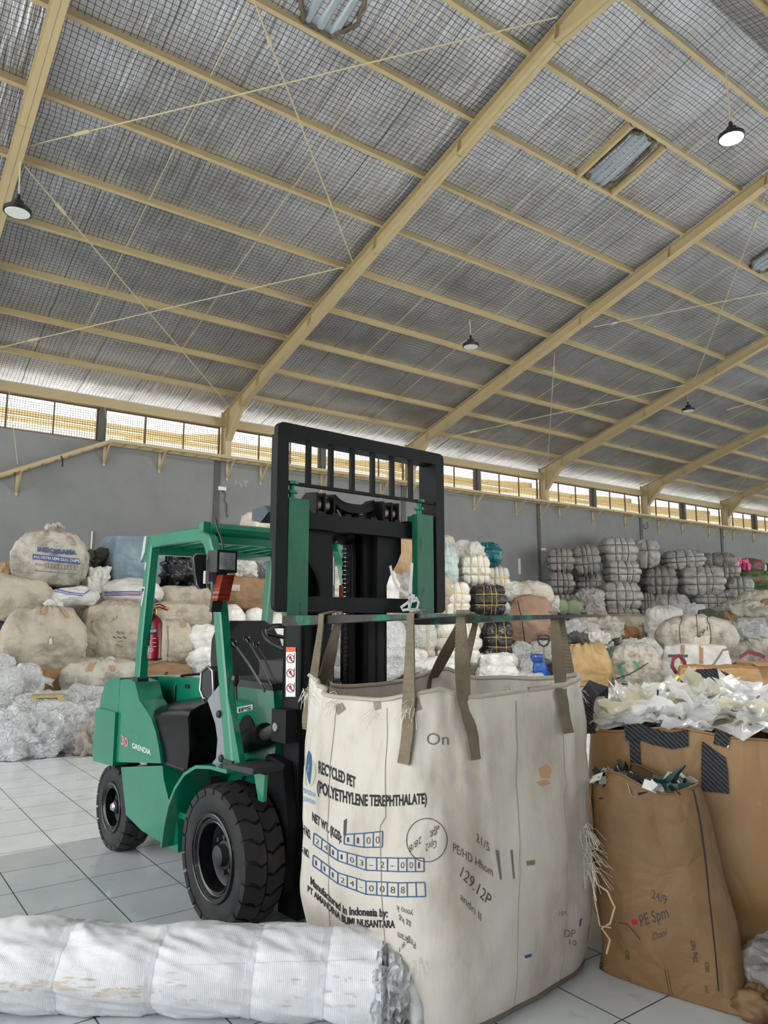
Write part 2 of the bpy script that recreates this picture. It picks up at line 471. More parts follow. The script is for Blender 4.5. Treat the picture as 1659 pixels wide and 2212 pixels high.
bm = B(); box(bm, (-80, -80, -.25), (130, 17.7, -.21)); struct('ground', bm, mat('pale_yard_concrete', (215, 213, 205), .9), smooth=0)

# gable and opposite side of the hall, outside the frame; their doors stand open to the yard
bm = B()
box(bm, (-9, -7.7, 0), (11, -7.5, 6.4)); struct('wall_front', bm, M_wall, smooth=0)  # unseen wall, its length set to hold daylight off the foreground

# roof bracing rods and sag rods
def on_roof(x, y, off):
    d = ray(x, y); t = (11.814+off-EYE)/(d[2]+SL*d[1]); return CAM+d*t
RODS = [((50, 318), (1203, 37)), ((545, -8), (762, 566)), ((52, 358), (497, 880)), ((-10, 753), (742, 577)),
        ((1655, 420), (1500, 822)), ((1283, 706), (1668, 630)), ((965, 945), (1480, 832)), ((1198, 762), (1183, 1003)),
        ((1668, 955), (1585, 1068)), ((1570, 885), (1668, 858))]
for i, (a, b) in enumerate(RODS):
    bm = B(); p, q = Vector(on_roof(*a, -.13)), Vector(on_roof(*b, -.13))
    tube(bm, [p, q], .012, 6)
    o = thing('bracing_rod', None, None, p)
    d = q-p
    bm2 = B(); cyl(bm2, p+d*.1-p, p+d*.13-p, .03, n=8)
    for v in bm.verts: v.co -= p
    obj('rod', bm, M_rod, o); obj('turnbuckle', bm2, M_rod, o)
    names = ['longest brace rod, rising from the left rafter to the top of the middle rafter', 'brace rod falling steeply from the top edge to the joint halfway down the middle rafter',
             'brace rod running down from the left rafter to the eave end of the middle rafter', 'brace rod rising from the left frame edge to the joint halfway down the middle rafter',
             'brace rod falling steeply between purlins near the right frame edge', 'flat-looking brace rod at the right, crossing the steep one', 'shallow brace rod behind the hanging lamp beside the middle of the roof',
             'upright-looking brace rod ending above the window column right of the load backrest', 'short bright brace rod at the right edge, ending on the last rafter but two', 'short shallow brace rod at the right frame edge under the lower purlins']
    tag(o, names[i], 'brace rod', 'roof brace rods')
for k in range(7):
    for t in (1/3, 2/3):
        x = XR[k]+.1+(XR[k+1]-XR[k])*t
        bm = B(); tube(bm, [(x+.03, RY+.6, ztop(RY+.6)+.05), (x, 17.3, ztop(17.3)+.05)], .008, 5)
        struct('sag_rod_trim', bm, M_rod)

# ragged round openings where the roof sheet shows through the lining
M_corr = mat('corrugated_sheet', (158, 168, 176), .45, .3)
M_rag = mat('torn_insulation', (120, 108, 92), .9, 0, (70, 62, 52), 9, bump=.6, bscale=40)
for i, (px, py, rx, ry, lab) in enumerate([(718, 6, .43, .43, 'round opening to the corrugated roof sheet at the top edge of the photo'), (1337, 345, .36, .62, 'oval opening to the corrugated sheet, framed by two trimmer bars near the lit lamp'), (1662, 560, .4, .4, 'round opening to the roof sheet cut by the right frame edge')]):
    c = on_roof(px, py, .10)
    t = thing('roof_opening', lab, 'roof opening', c, 0, 'openings in the roof lining'); t.rotation_euler = (-ANG, 0, 0)
    bm = B(); n = 40; N_ = 24
    rows = []
    for a in range(N_+1):
        x = -rx+2*rx*a/N_; hy = ry*math.sqrt(max(0, 1-(x/rx)**2)) if i != 1 else (ry-.25)+.25*math.sqrt(max(0, 1-(x/rx)**2)) if abs(x) < rx else .2
        z = .02*(1 if (a//3) % 2 else -1)
        rows.append((bm.verts.new((x, -hy-.001, z)), bm.verts.new((x, hy+.001, z))))
    for a, b in zip(rows[:-1], rows[1:]): bm.faces.new((a[0], b[0], b[1], a[1]))
    obj('corrugated_sheet', bm, M_corr, t, smooth=0)
    bm = B(); ring = []
    for a in range(48):
        th = 2*PI*a/48; j = 1+.05*math.sin(7*th+i)+.03*math.sin(13*th)
        if i == 1:
            cx_, sx_ = math.cos(th), math.sin(th); yy = (ry-.25)*(1 if sx_ >= 0 else -1)+.25*sx_
            ring.append((rx*cx_*j, yy*j, -.02))
        else: ring.append((rx*math.cos(th)*j, ry*math.sin(th)*j, -.02))
    tube(bm, ring, .035, 6, closed=True); obj('ragged_rim', bm, M_rag, t)
    if i == 1:
        for s in (-1, 1):
            bm = B(); box(bm, (s*.5-.03, -.62, -.12), (s*.5+.03, .62, .02)); obj('trimmer_bar', bm, M_steel, t, smooth=0)

# high-bay lamps
M_lens = mat('lamp_lens', (235, 238, 235), .25)
M_lit = mat('lamp_lens_lit', (255, 255, 255), .3, emit=((255, 250, 240), 60.0))
def lamp(px, py, top, Y, lab, lit=False, r=.19):
    p = at(px, py, 1, Y)
    q = at(top[0], top[1], 1, Y)
    t = thing('high_bay_lamp', lab, 'lamp', p, 0, 'disc lamps hung from the roof')
    bm = B(); lathe(bm, [(-.034, .0), (-.034, r*.88), (-.028, r*.90)], (0, 0, 0), (0, 0, 1), 28); obj('lens', bm, M_lit if lit else M_lens, t)
    bm = B(); lathe(bm, [(-.03, r*.9), (-.03, r), (.03, r), (.06, r*.8), (.08, r*.45), (.15, r*.4), (.17, .02)], (0, 0, 0), (0, 0, 1), 28); obj('housing', bm, M_black, t)
    zt = max(q[2]-p[2], .4)
    bm = B(); tube(bm, [(0, 0, .16), (0, 0, .3), (q[0]-p[0], 0, zt)], .012, 6); obj('hanger_pipe', bm, M_rod, t)
    bm = B(); lathe(bm, [(0, .01), (.02, .03), (.07, .03), (.1, .01)], (0, 0, .17), (0, 0, 1), 12); obj('hook', bm, M_black, t)
    return p
LP = lamp(1580, 296, (1568, 152), 5.2, 'lit lamp glaring white near the top right corner', True)
lamp(38, 456, (44, 350), 11.2, 'unlit disc lamp under the left rafter by the left frame edge')
lamp(1017, 747, (1013, 668), 12.0, 'unlit disc lamp hanging in the middle of the roof, above the load backrest')
lamp(1487, 886, (1484, 828), 12.2, 'small distant unlit disc lamp right of the third rafter')

# cable tray on wall brackets
TZ = 5.60
t = thing('cable_tray', 'cream cable tray running the length of the grey wall under the windows', 'cable tray', (4.75, 17.2, TZ))
x0, y0, z0 = 4.75, 17.2, TZ
for dy in (-.22, .15):
    bm = B(); box(bm, (0, dy-.012, -.03), (55, dy+.012, .045)); obj('rail', bm, M_steel, t, smooth=0)
bm = B()
for i in range(150): box(bm, (i*.36, -.21, -.02), (i*.36+.03, .14, 0))
r_ = obj('rungs', bm, M_steel, t, smooth=0); r_['kind'] = 'stuff'
pl = at(-30, 1036, 1, 17.1)
for dy in (-.2, .14):
    bm = B(); bar(bm, (0, dy, 0), (pl[0]-x0, dy, pl[2]-z0), .024, .075); obj('rail', bm, M_steel, t, smooth=0)
bm = B()
for i in range(1, 9): f = i/9; bar(bm, ((pl[0]-x0)*f, -.2, (pl[2]-z0)*f-.02), ((pl[0]-x0)*f, .14, (pl[2]-z0)*f-.02), .03, .02)
obj('rungs', bm, M_steel, t, smooth=0)['kind'] = 'stuff'
BRX = [(38, 1022), (226, 968), (345, 985), (491, 1003), (563, 1018), (694, 1034), (822, 1050), (880, 1057), (1024, 1078), (1115, 1090), (1167, 1096), (1208, 1100), (1280, 1110), (1350, 1119), (1422, 1127), (1473, 1133), (1531, 1141), (1563, 1146), (1584, 1149), (1627, 1153)]
for (px, py) in BRX:
    p = at(px, py, 1, 17.4); z = TZ-.03 if px > 100 else p[2]
    x = p[0]-x0; zz = z-z0
    bm = B()
    box(bm, (x-.03, .19, zz-.5), (x+.03, .215, zz)); bar(bm, (x, .2, zz-.015), (x, -.24, zz-.015), .05, .04); bar(bm, (x, .19, zz-.42), (x, -.2, zz-.03), .035, .035)
    obj('wall_bracket', bm, M_steel, t, smooth=0)
for (a, b) in (((20, 846), (38, 1003)), ((225, 870), (237, 948))):
    bm = B(); p, q = at(*a, 1, 17.0), at(*b, 1, 17.0); tube(bm, [Vector(p)-Vector((x0, y0, z0)), Vector(q)-Vector((x0, y0, z0))], .006, 5); obj('hanger_wire', bm, M_rod, t)
tag(obj('cable_end', tube(B(), [at(131, 985, 1, 17.0), at(135, 990, 1, 16.98), at(135, 1008, 1, 16.97)], .018, 6), M_black), 'short black cable end dangling from the sloping part of the tray', 'cable')
# small things on the wall
def wallbox(name, lab, cat, x0, y0, x1, y1, th, m, **k):
    a, b = at(x0, y1, 1, 17.42), at(x1, y0, 1, 17.42)
    bm = B(); box(bm, (a[0], 17.42-th, a[2]), (b[0], 17.42, b[2])); return tag(obj(name, bm, m, bevel=.006), lab, cat)
wallbox('lamp_batten', 'short white lamp batten fixed beside the grey column left of the mast', 'lamp', 469.5, 1053, 487, 1059, .06, M_white)
tag(obj('loose_cable', tube(B(), [at(*p, 1, 17.38) for p in ((480, 1059), (487, 1068), (484, 1080), (490, 1090), (489, 1105), (492, 1118))], .012, 5), M_black), 'thin black cable hanging down the wall below the white batten', 'cable')
tag(obj('loose_cable', tube(B(), [at(*p, 1, 17.38) for p in ((1398, 1128), (1400, 1140), (1394, 1143), (1389, 1137), (1393, 1133))], .012, 5), M_black), 'curl of black cable under the tray right of the fourth column', 'cable')
wallbox('junction_box', 'tiny white junction box on the wall at the corner above the grey bales', 'box', 1167, 1185, 1177, 1189, .06, M_white)
wallbox('white_batten', 'white upright stick leaning on the wall right of the teal bag', 'batten', 1119.5, 1207, 1122.5, 1240, .04, M_white)
wallbox('pipe_stub', 'short white upright pipe behind the blue-grey bale', 'pipe', 194.5, 1148, 199, 1190, .07, M_white)
bm = B(); p = at(1166, 1190, 1, 17.42); q = at(1181, 1190, 1, 17.42); box(bm, (p[0], 17.1, 0), (q[0], 17.42, p[2])); struct('wall_pilaster_column', bm, M_wall, smooth=0)
bm = B()
for s in ([(510, 1036), (510, 1047)], [(517, 1043), (523, 1050), (519, 1050)], [(526, 1038), (530, 1040), (531, 1052)], [(531, 1042), (535, 1039), (537, 1041)]): tube(bm, [at(*p, 1, 17.415) for p in s], .006, 4)
tag(obj('chalk_mark', bm, M_white), 'white chalk scrawl on the wall left of the load backrest', 'chalk mark')
# ================================================================ FORKLIFT
M_green = mat('green_machine_paint', (12, 122, 90), .26, 0, (9, 112, 82), 2.0, .4, .7, .015, 6, coat=.6)
M_gworn = mat('worn_green_paint', (16, 112, 76), .5, 0, (10, 92, 62), 3.0, .4, .7, .12, 40, third=(24, 26, 24), tscale=7, tlo=.6, thi=.68, stretch=(3, 3, .8))
M_mast = mat('black_mast_steel', (15, 16, 17), .55, .1, (26, 26, 27), 4, .4, .7, .08, 50, third=(46, 40, 36), tscale=12, tlo=.7, thi=.85, spec=.22)
M_gloss = mat('glossy_black_cover', (8, 8, 11), .24, 0, (12, 12, 15), 3, spec=.22)
M_dark = mat('dark_rubber_grey', (34, 35, 37), .6, 0, (44, 45, 47), 6)
M_tyre = mat('tyre_rubber', (38, 37, 38), .7, 0, (58, 56, 54), 5, .45, .75, .15, 70, spec=.35)
M_rim = mat('black_rim_paint', (15, 15, 17), .25, 0, coat=.3)
M_chrome = mat('polished_rod', (200, 202, 205), .12, 1.0)
M_greyp = mat('grey_trim', (128, 130, 134), .5)
M_grease = mat('fork_blade_steel', (58, 52, 48), .5, .5, (30, 28, 28), 6, .4, .7, .1, 60, third=(18, 105, 78), tscale=4, tlo=.52, thi=.62)
M_vinyl = mat('black_seat_vinyl', (15, 15, 17), .45, 0, (20, 21, 22), 9, bump=.1, bscale=120, spec=.3)
M_silver = mat('silver_sticker', (200, 205, 205), .35, .3)
M_amber = mat('amber_red_lens', (104, 26, 8), .15, 0, (130, 40, 12), 9, wave=('Z', 12, .15), bump=.02)
M_glass = mat('headlamp_glass', (176, 178, 178), .1, .15, (120, 122, 122), 8, wave=('X', 8, .15), bump=.03)
M_ink = mat('black_ink', (24, 24, 26), .7)
M_inkw = mat('white_lettering', (222, 230, 226), .5)
M_red = mat('red_ink', (186, 40, 44), .6)
M_orange = mat('orange_warning', (226, 92, 34), .6)

FKL = thing('forklift', 'green forklift truck with black mast and raised forks, carrying the printed bulk bag', 'forklift', FO, FA)
P = lambda u, v, z: (v, -u, z)           # forklift frame to the local axes of its Empty
CV = 0.61                                # centre line
mir = lambda v: 2*CV-v

def fpart(name, bm, m, parent=FKL, **k): return obj(name, bm, m, parent, **k)
def ubox(bm, u0, u1, v0, v1, z0, z1):
    return box(bm, (min(v0, v1), -max(u0, u1), z0), (max(v0, v1), -min(u0, u1), z1))

# ---- body
bm = B()      # counterweight, upper rounded half and wider lower half
prism(bm, [(-1.50, .90), (-1.50, 1.15), (-1.66, 1.145), (-1.76, 1.10), (-1.83, 1.0), (-1.85, .90)], .075, mir(.075))
fpart('counterweight_top', bm, M_green, bevel=.05, seg=4)
bm = B()
prism(bm, [(-1.50, .575), (-1.50, .925), (-1.86, .925), (-1.88, .60), (-1.86, .56)], .055, mir(.055))
fpart('counterweight', bm, M_green, bevel=.035, seg=3)
def panel(name, prof, v0, v1, m=M_green, bev=.012, both=True):
    for s in ((0, 1) if both else (0,)):
        bm = B(); a, b = (v0, v1) if s == 0 else (mir(v1), mir(v0))
        prism(bm, prof, a, b); o = fpart(name, bm, m, bevel=0, smooth=0)
        if s == 0: first = o
    return first
up = [(-1.495, .60), (-1.495, 1.14), (-1.40, 1.15), (-1.24, 1.14), (-1.16, 1.03), (-1.06, .985), (-.96, .93), (-.89, .86), (-.84, .78), (-.80, .69)]
SIDE = panel('side_panel', up, .075, .24)
panel('lower_panel', [(-1.43, .575), (-.80, .675), (-.775, .60), (-.70, .50), (-.60, .455), (-.57, .38), (-.55, .235), (-1.06, .25), (-1.31, .295)], .085, .26)
bm = B(); ubox(bm, -1.42, -.68, .26, mir(.26), .30, .95); ubox(bm, -.70, -.02, .375, mir(.375), .30, .95); fpart('chassis', bm, mat('chassis_dark', (14, 20, 18), .6), bevel=.01)
bm = B(); ubox(bm, -.62, -.40, .09, .30, .42, .455); ubox(bm, -.62, -.42, .26, .30, .22, .44); fpart('step', bm, M_green, bevel=.008)
# wheel arches are left free: rear axle block and front axle
bm = B(); cyl(bm, P(-1.62, .2, .28), P(-1.62, mir(.2), .28), .06); fpart('rear_axle', bm, M_mast)
bm = B(); cyl(bm, P(-.05, .15, .345), P(-.05, mir(.15), .345), .12); fpart('front_axle', bm, M_mast)
# hood and its end
bm = B()
prism(bm, [(-1.52, .95), (-1.52, 1.125), (-1.47, 1.155), (-.95, 1.168), (-.72, 1.178), (-.64, 1.15), (-.62, 1.08), (-.62, .95)], .345, mir(.345))
HOOD = fpart('engine_hood', bm, M_green, bevel=.045, seg=4)
bm = B(); tube(bm, [P(-1.2, .338, 1.0), P(-1.2, .338, 1.10), P(-1.2, .38, 1.17), P(-1.2, .6, 1.178), P(-1.2, mir(.38), 1.17)], .009, 6); fpart('hood_seal', bm, M_black, HOOD)
bm = B(); ubox(bm, -1.06, -1.0, .337, .36, 1.10, 1.125); fpart('hood_latch', bm, M_black, HOOD, bevel=.006)
# glossy black step cover and the dark riser under it
rings = []
prof = [(-1.115, .93), (-1.0, .86), (-.90, .74), (-.86, .695), (-.54, .695), (-.52, .80), (-.54, 1.035), (-.66, 1.03), (-.9, 1.005), (-1.08, .985)]
def cover(f):
    bm = B(); rings = []
    for v, dz, e in ((.092, -.115, .05), (.098, -.055, .02), (.125, -.02, .0), (.18, .008, 0), (.30, .04, 0), (.44, .062, 0)):
        rings.append([P(u-(e if u > -.5 else -e), f(v), z+(dz if z > .84 else 0)*(1 if u > -.95 else .8)) for u, z in prof])
    loft(bm, rings); return fpart('step_cover', bm, M_gloss, bevel=.012, seg=3, smooth=75)
cover(lambda v: v); cover(mir)
bm = B(); tube(bm, [P(u, .112, z) for u, z in [(-1.1, .985), (-1.14, .93), (-1.02, .85), (-.93, .75), (-.87, .685), (-.54, .685)]], .014, 6); fpart('cover_seal', bm, M_black)
bm = B(); prism(bm, [(-.82, .69), (-.74, .55), (-.62, .47), (-.44, .47), (-.40, .69)], .20, .26); fpart('step_riser', bm, M_dark, bevel=.008)
bm = B(); cyl(bm, P(-.72, .195, .63), P(-.72, .185, .63), .018, n=12); fpart('riser_bolt', bm, M_black)

# front mudguards
def mud(s):
    vv = (lambda v: v) if s == 0 else mir
    path = [(-.625, .26), (-.60, .38), (-.555, .50), (-.48, .605), (-.37, .70), (-.24, .757), (-.08, .778), (.10, .782)]
    bm = B(); out = [P(u, vv(.18), z) for u, z in path]
    ribbon(bm, out, (.165, 0, 0), .018)
    g = fpart('mudguard', bm, M_green, smooth=60)
    bm = B(); prism(bm, [(-.60, .24), (-.60, .38), (-.555, .49), (-.48, .595), (-.37, .69), (-.24, .748), (.10, .77), (.14, .60), (.05, .70), (0, .72), (-.28, .66), (-.42, .45)], vv(.33), vv(.345))
    fpart('inner_web', bm, mat('green_web_paint', (14, 128, 92), .4), g)  # plain green plate between mudguard and wheel
    bm = B(); prism(bm, [(.06, .79), (.325, .80), (.335, .83), (.08, .815)], vv(.03), vv(.21)); fpart('step_plate', bm, M_dark, g, bevel=.006)
    bm = B(); prism(bm, [(.27, .66), (.315, .66), (.325, .79), (.22, .79)], vv(.10), vv(.12)); fpart('bracket', bm, M_green, g)
mud(0); mud(1)

# cowl; a black disc gives the shade in the hole for the tilt cylinder
bm = B(); prism(bm, [(-.66, .55), (-.66, 1.155), (-.02, 1.165), (.02, .9), (-.02, .60), (-.3, .45)], .36, mir(.36)); COWL = fpart('cowl', bm, M_green, bevel=.02)
bm = B(); ubox(bm, -.67, -.01, .35, mir(.35), 1.155, 1.195); fpart('cowl_rim', bm, M_dark, COWL, bevel=.008)
bm = B(); c = onv(534, 1578, .358); lathe(bm, [(0, .088), (.006, .085), (.006, 0)], P(c[0], .359, c[2]), P(0, -1, 0), 28, close=True); fpart('cylinder_opening', bm, mat('hole_shade_black', (6, 6, 7), .9), COWL)
bm = B(); c = onv(504, 1537, .358); cyl(bm, P(c[0], .362, c[2]), P(c[0], .35, c[2]), .014, n=12); fpart('bolt', bm, M_greyp, COWL)
for s in (0, 1):
    vv = (lambda v: v) if s == 0 else mir
    a = (-.30, vv(.31), .84)
    bm = B(); cyl(bm, P(*a), P(.03, vv(.285), .932), .062, n=20); T = fpart('tilt_cylinder', bm, M_mast)
    bm = B(); cyl(bm, P(.01, vv(.285), .925), P(.19, vv(.28), .985), .036, n=18); fpart('piston_rod', bm, mat('grey_rod', (120, 120, 116), .3, .8), T)
    bm = B(); ubox(bm, .165, .30, vv(.235), vv(.308), .92, 1.085); fpart('clevis', bm, M_mast, T, bevel=.015)
    bm = B(); cyl(bm, P(.21, vv(.225), .995), P(.21, vv(.30), .995), .022, n=12); fpart('pin', bm, M_greyp, T)

# ---- tyres
def wheel(name, u, v0, v1, R, hub, lugs, rimr, yaw=0, face=-1):
    t = bpy.data.objects.new(name, None); COL.objects.link(t); t.parent = FKL; t.location = P(u, (v0+v1)/2, hub); t.rotation_euler = (0, 0, yaw)
    W = abs(v1-v0); h = W/2
    bm = B()      # casing
    pr = [(-h*.80, rimr), (-h*.96, rimr+.02), (-h, R*.80), (-h*.93, R*.90), (-h*.80, R*.935), (h*.80, R*.935), (h*.93, R*.90), (h, R*.80), (h*.96, rimr+.02), (h*.80, rimr)]
    lathe(bm, pr, (0, 0, 0), (1, 0, 0), 56, close=True); o = obj('tyre', bm, M_tyre, t, smooth=50)
    bm = B()
    def blk(poly):
        lo = []; hi = []
        for x, th in poly:
            edge = max(0, (abs(x)-h*.72)/(h*.30)); ro = R*(1-.055*edge*edge); ri = R*.91 if abs(x) < h*.9 else R*.86
            lo.append((x, ri*math.cos(th), ri*math.sin(th))); hi.append((x, ro*math.cos(th), ro*math.sin(th)))
        loft(bm, [lo, hi])
    p = 2*PI/lugs
    for k in range(lugs):
        for s in (-1, 1):
            a = k*p+(p/2 if s > 0 else 0)
            w_ = p*.42
            # chevron lug: straight over the shoulder, bent towards the middle
            blk([(s*h*1.0, a-w_), (s*h*.62, a-w_+.02), (s*h*.30, a-w_+p*.30), (s*h*.03, a-w_+p*.16), (s*h*.03, a+w_+p*.16), (s*h*.30, a+w_+p*.30), (s*h*.62, a+w_-.0), (s*h*1.0, a+w_)])
    obj('tread', bm, M_tyre, o, smooth=25)
    bm = B()
    q = face*h
    pr = [(q*.90, rimr+.012), (q*1.0, rimr+.006), (q*1.0, rimr-.012), (q*.86, rimr-.02), (q*.80, rimr*.80), (q*.25, rimr*.76), (q*.10, rimr*.55), (q*.16, rimr*.36), (q*.16, .001)]
    lathe(bm, pr, (0, 0, 0), (1, 0, 0), 48, close=True); rm = obj('rim', bm, M_rim, t, smooth=40)
    for rr, xx in ((rimr+.004, 1.0), (rimr*.83, .85)):
        bm = B(); tube(bm, [(q*xx, rr*math.cos(2*PI*i/40), rr*math.sin(2*PI*i/40)) for i in range(40)], .006, 6, closed=True); obj('rim_lip', bm, M_rim, rm)
    bm = B(); lathe(bm, [(q*.14, rimr*.36), (q*.36, rimr*.33), (q*.38, rimr*.27), (q*.72, rimr*.25), (q*.78, rimr*.20), (q*.80, .001)], (0, 0, 0), (1, 0, 0), 28, close=True); hb = obj('hub', bm, M_dark, t)
    for i in range(8):
        th = 2*PI*i/8; y, z = math.cos(th)*rimr*.42, math.sin(th)*rimr*.42
        bm = B(); cyl(bm, (q*.08, y, z), (q*.42, y, z), .013 if lugs > 20 else .015, n=6); obj('wheel_nut', bm, M_dark, hb, smooth=0)
    return t
wheel('front_wheel', 0, 0.0, .225, .352, .350, 22, .205)
wheel('front_wheel', 0, mir(0.0), mir(.225), .352, .350, 22, .205, face=1)
rw = wheel('rear_wheel', -1.62, .105, .285, .285, .283, 20, .155, yaw=.0)
bm = B(); lathe(bm, [(-.075, .03), (-.088, .02), (-.09, .001)], (0, 0, 0), (1, 0, 0), 20, close=True); obj('chrome_cap', bm, M_chrome, rw)
wheel('rear_wheel', -1.62, mir(.105), mir(.285), .285, .283, 20, .155, face=1)

# ---- overhead guard
def post(path, wd, dp, name, m=M_green, parent=FKL, v=None):
    """a rolled section following path [(u, v, z)], wd along the path plane, dp across"""
    bm = B(); pts = [Vector(P(*p)) for p in path]; rings = []
    for i, p in enumerate(pts):
        d = (pts[min(i+1, len(pts)-1)]-pts[max(i-1, 0)]).normalized(); x = Vector((1, 0, 0)); n = d.cross(x).normalized()
        a, b = n*wd/2, x*dp/2; c = .25
        rings.append([p+a*(1-c)-b, p+a-b*(1-c), p+a+b*(1-c), p+a*(1-c)+b, p-a*(1-c)+b, p-a+b*(1-c), p-a-b*(1-c), p-a*(1-c)-b])
    loft(bm, rings); return fpart(name, bm, m, parent, smooth=30)
def arc(c, r, a0, a1, n, v): return [(c[0]+r*math.cos(a0+(a1-a0)*i/n), v, c[1]+r*math.sin(a0+(a1-a0)*i/n)) for i in range(n+1)]
GUARD = None
for s in (0, 1):
    v = .135 if s == 0 else mir(.135)
    fpost = post([(-.045, v, .80), (-.13, v, 1.15), (-.235, v, 1.60), (-.33, v, 1.93)]+arc((-.50, 1.90), .155, .30, 1.50, 6, v)+[(-.7, v, 2.062), (-1.0, v, 2.068), (-1.22, v, 2.06)], .085, .060, 'front_pillar')
    rpost = post([(-1.30, v, 1.10), (-1.27, v, 1.45), (-1.225, v, 1.8), (-1.19, v, 2.04)], .080, .065, 'rear_pillar')
    if s == 0: FPOST, RPOST = fpost, rpost
    vv = (lambda q: q) if s == 0 else mir
    bm = B(); ubox(bm, -1.34, -1.255, vv(.098), vv(.172), 1.135, 1.17); fpart('pillar_boot', bm, M_black, rpost, bevel=.006)
    bm = B(); ubox(bm, -.095, .005, vv(.098), vv(.172), .775, .81); fpart('pillar_boot', bm, M_black, fpost, bevel=.006)
    bm = B(); prism(bm, [(-.14, 1.20), (-.08, 1.14), (.0, .96), (.075, .79), (-.05, .79)], vv(.11), vv(.145)); fpart('gusset', bm, M_green, fpost, bevel=.008)
    bm = B(); prism(bm, [(-.17, 1.19), (-.30, 1.10), (-.20, .98), (-.17, .90), (-.18, .80), (-.22, .77), (-.07, .77)], vv(.105), vv(.13)); fpart('side_trim', bm, M_greyp, fpost, bevel=.008)
    for (px, py) in ((469, 1543), (474, 1639)):
        q = onv(px, py, .09); bm = B(); lathe(bm, [(0, .022), (.012, .018), (.016, .001)], P(q[0], vv(.104), q[2]), P(0, -1 if s == 0 else 1, 0), 16, close=True); fpart('bolt_cap', bm, M_dark, fpost)
bm = B(); tube(bm, [P(-.40, .13, 2.085), P(-.40, mir(.13), 2.085)], .036, 8); RF = fpart('roof_front_beam', bm, M_green)
bm = B(); bar(bm, P(-.435, .13, 2.03), P(-.435, mir(.13), 2.03), .04, .06); fpart('lower_flange', bm, M_green, RF)
bm = B(); bar(bm, P(-1.20, .13, 2.03), P(-1.20, mir(.13), 2.03), .06, .10); fpart('roof_rear_beam', bm, M_green)
for i in range(7):
    v = .24+i*(mir(.24)-.24)/6
    bm = B(); bar(bm, P(-.42, v, 2.07), P(-1.2, v, 2.055), .035, .06); fpart('roof_bar', bm, M_green)
bm = B(); prism(bm, [(-1.28, 1.93), (-1.235, 2.10), (-1.20, 2.105), (-1.22, 1.99)], .088, .11); fpart('silver_corner_cap', bm, mat('silver_cap', (205, 208, 210), .3, .5), RPOST, bevel=.006)
bm = B(); ubox(bm, -.44, -.38, .085, .13, 2.06, 2.12); fpart('lifting_eye', bm, M_green, FPOST, bevel=.015)

# ---- lamps and mirror on the front pillar
c = onu(487, 1213, -.10); LU, LV, LZ = c
bm = B(); ubox(bm, LU-.09, LU+.02, LV-.062, LV+.062, LZ-.062, LZ+.062); HL = fpart('headlamp', bm, M_black, bevel=.04, seg=4)
bm = B(); ubox(bm, LU+.005, LU+.026, LV-.047, LV+.047, LZ-.047, LZ+.047); fpart('lens', bm, M_glass, HL, bevel=.02)
bm = B(); tube(bm, [P(LU-.03, LV, LZ+.06), P(LU-.06, LV+.01, LZ+.12), P(LU-.1, LV+.0, LZ+.19), P(LU-.13, LV-.0, LZ+.25)], .006, 6); fpart('cable', bm, M_black, HL)
bm = B(); ubox(bm, LU-.06, LU-.02, LV-.02, LV+.02, LZ-.11, LZ-.05); fpart('bracket', bm, M_black, HL)
a, b_ = onu(489, 1242, -.10), onu(476, 1298, -.10)
bm = B(); q = .036
hull8(bm, [P(-.14, b_[1]-q, b_[2]), P(-.14, b_[1]+q, b_[2]), P(-.07, b_[1]+q, b_[2]), P(-.07, b_[1]-q, b_[2])], [P(-.14, a[1]-q, a[2]), P(-.14, a[1]+q, a[2]), P(-.07, a[1]+q, a[2]), P(-.07, a[1]-q, a[2])])
IND = fpart('indicator_lamp', bm, M_amber, bevel=.01)
bm = B(); hull8(bm, [P(-.17, b_[1]-.03, b_[2]-.06), P(-.17, b_[1]+.03, b_[2]-.06), P(-.145, b_[1]+.03, b_[2]-.06), P(-.145, b_[1]-.03, b_[2]-.06)], [P(-.17, a[1]-.035, a[2]+.04), P(-.17, a[1]+.035, a[2]+.04), P(-.145, a[1]+.035, a[2]+.04), P(-.145, a[1]-.035, a[2]+.04)]); fpart('backing', bm, M_black, IND)
p0, p1 = onu(449, 1247, -.18), onu(480, 1246, -.15)
bm = B(); bar(bm, P(*p0), P(*p1), .03, .05); fpart('clamp', bm, M_dark, IND, bevel=.004)
bm = B(); q = onu(447, 1247, -.17); ubox(bm, -.19, -.165, q[1]-.012, q[1]+.02, q[2]-.035, q[2]+.035); fpart('clamp_plate', bm, mat('zinc', (190, 190, 188), .35, .7), IND, bevel=.004)
c4 = [onu(*p, -.22) for p in ((417, 1196), (443, 1193), (446, 1268), (430, 1273))]
c4 = [onu(*p, -.24) for p in ((418, 1204), (424, 1197), (446, 1197), (447, 1270), (432, 1272), (426, 1264))]
bm = B(); loft(bm, [[P(u, v, z) for u, v, z in c4], [P(u-.03, v, z) for u, v, z in c4]]); MI = fpart('mirror', bm, M_black, bevel=.006)
bm = B(); tube(bm, [P(u-.001, v, z) for u, v, z in c4], .004, 5, closed=True); fpart('mirror_rim', bm, M_greyp, MI)

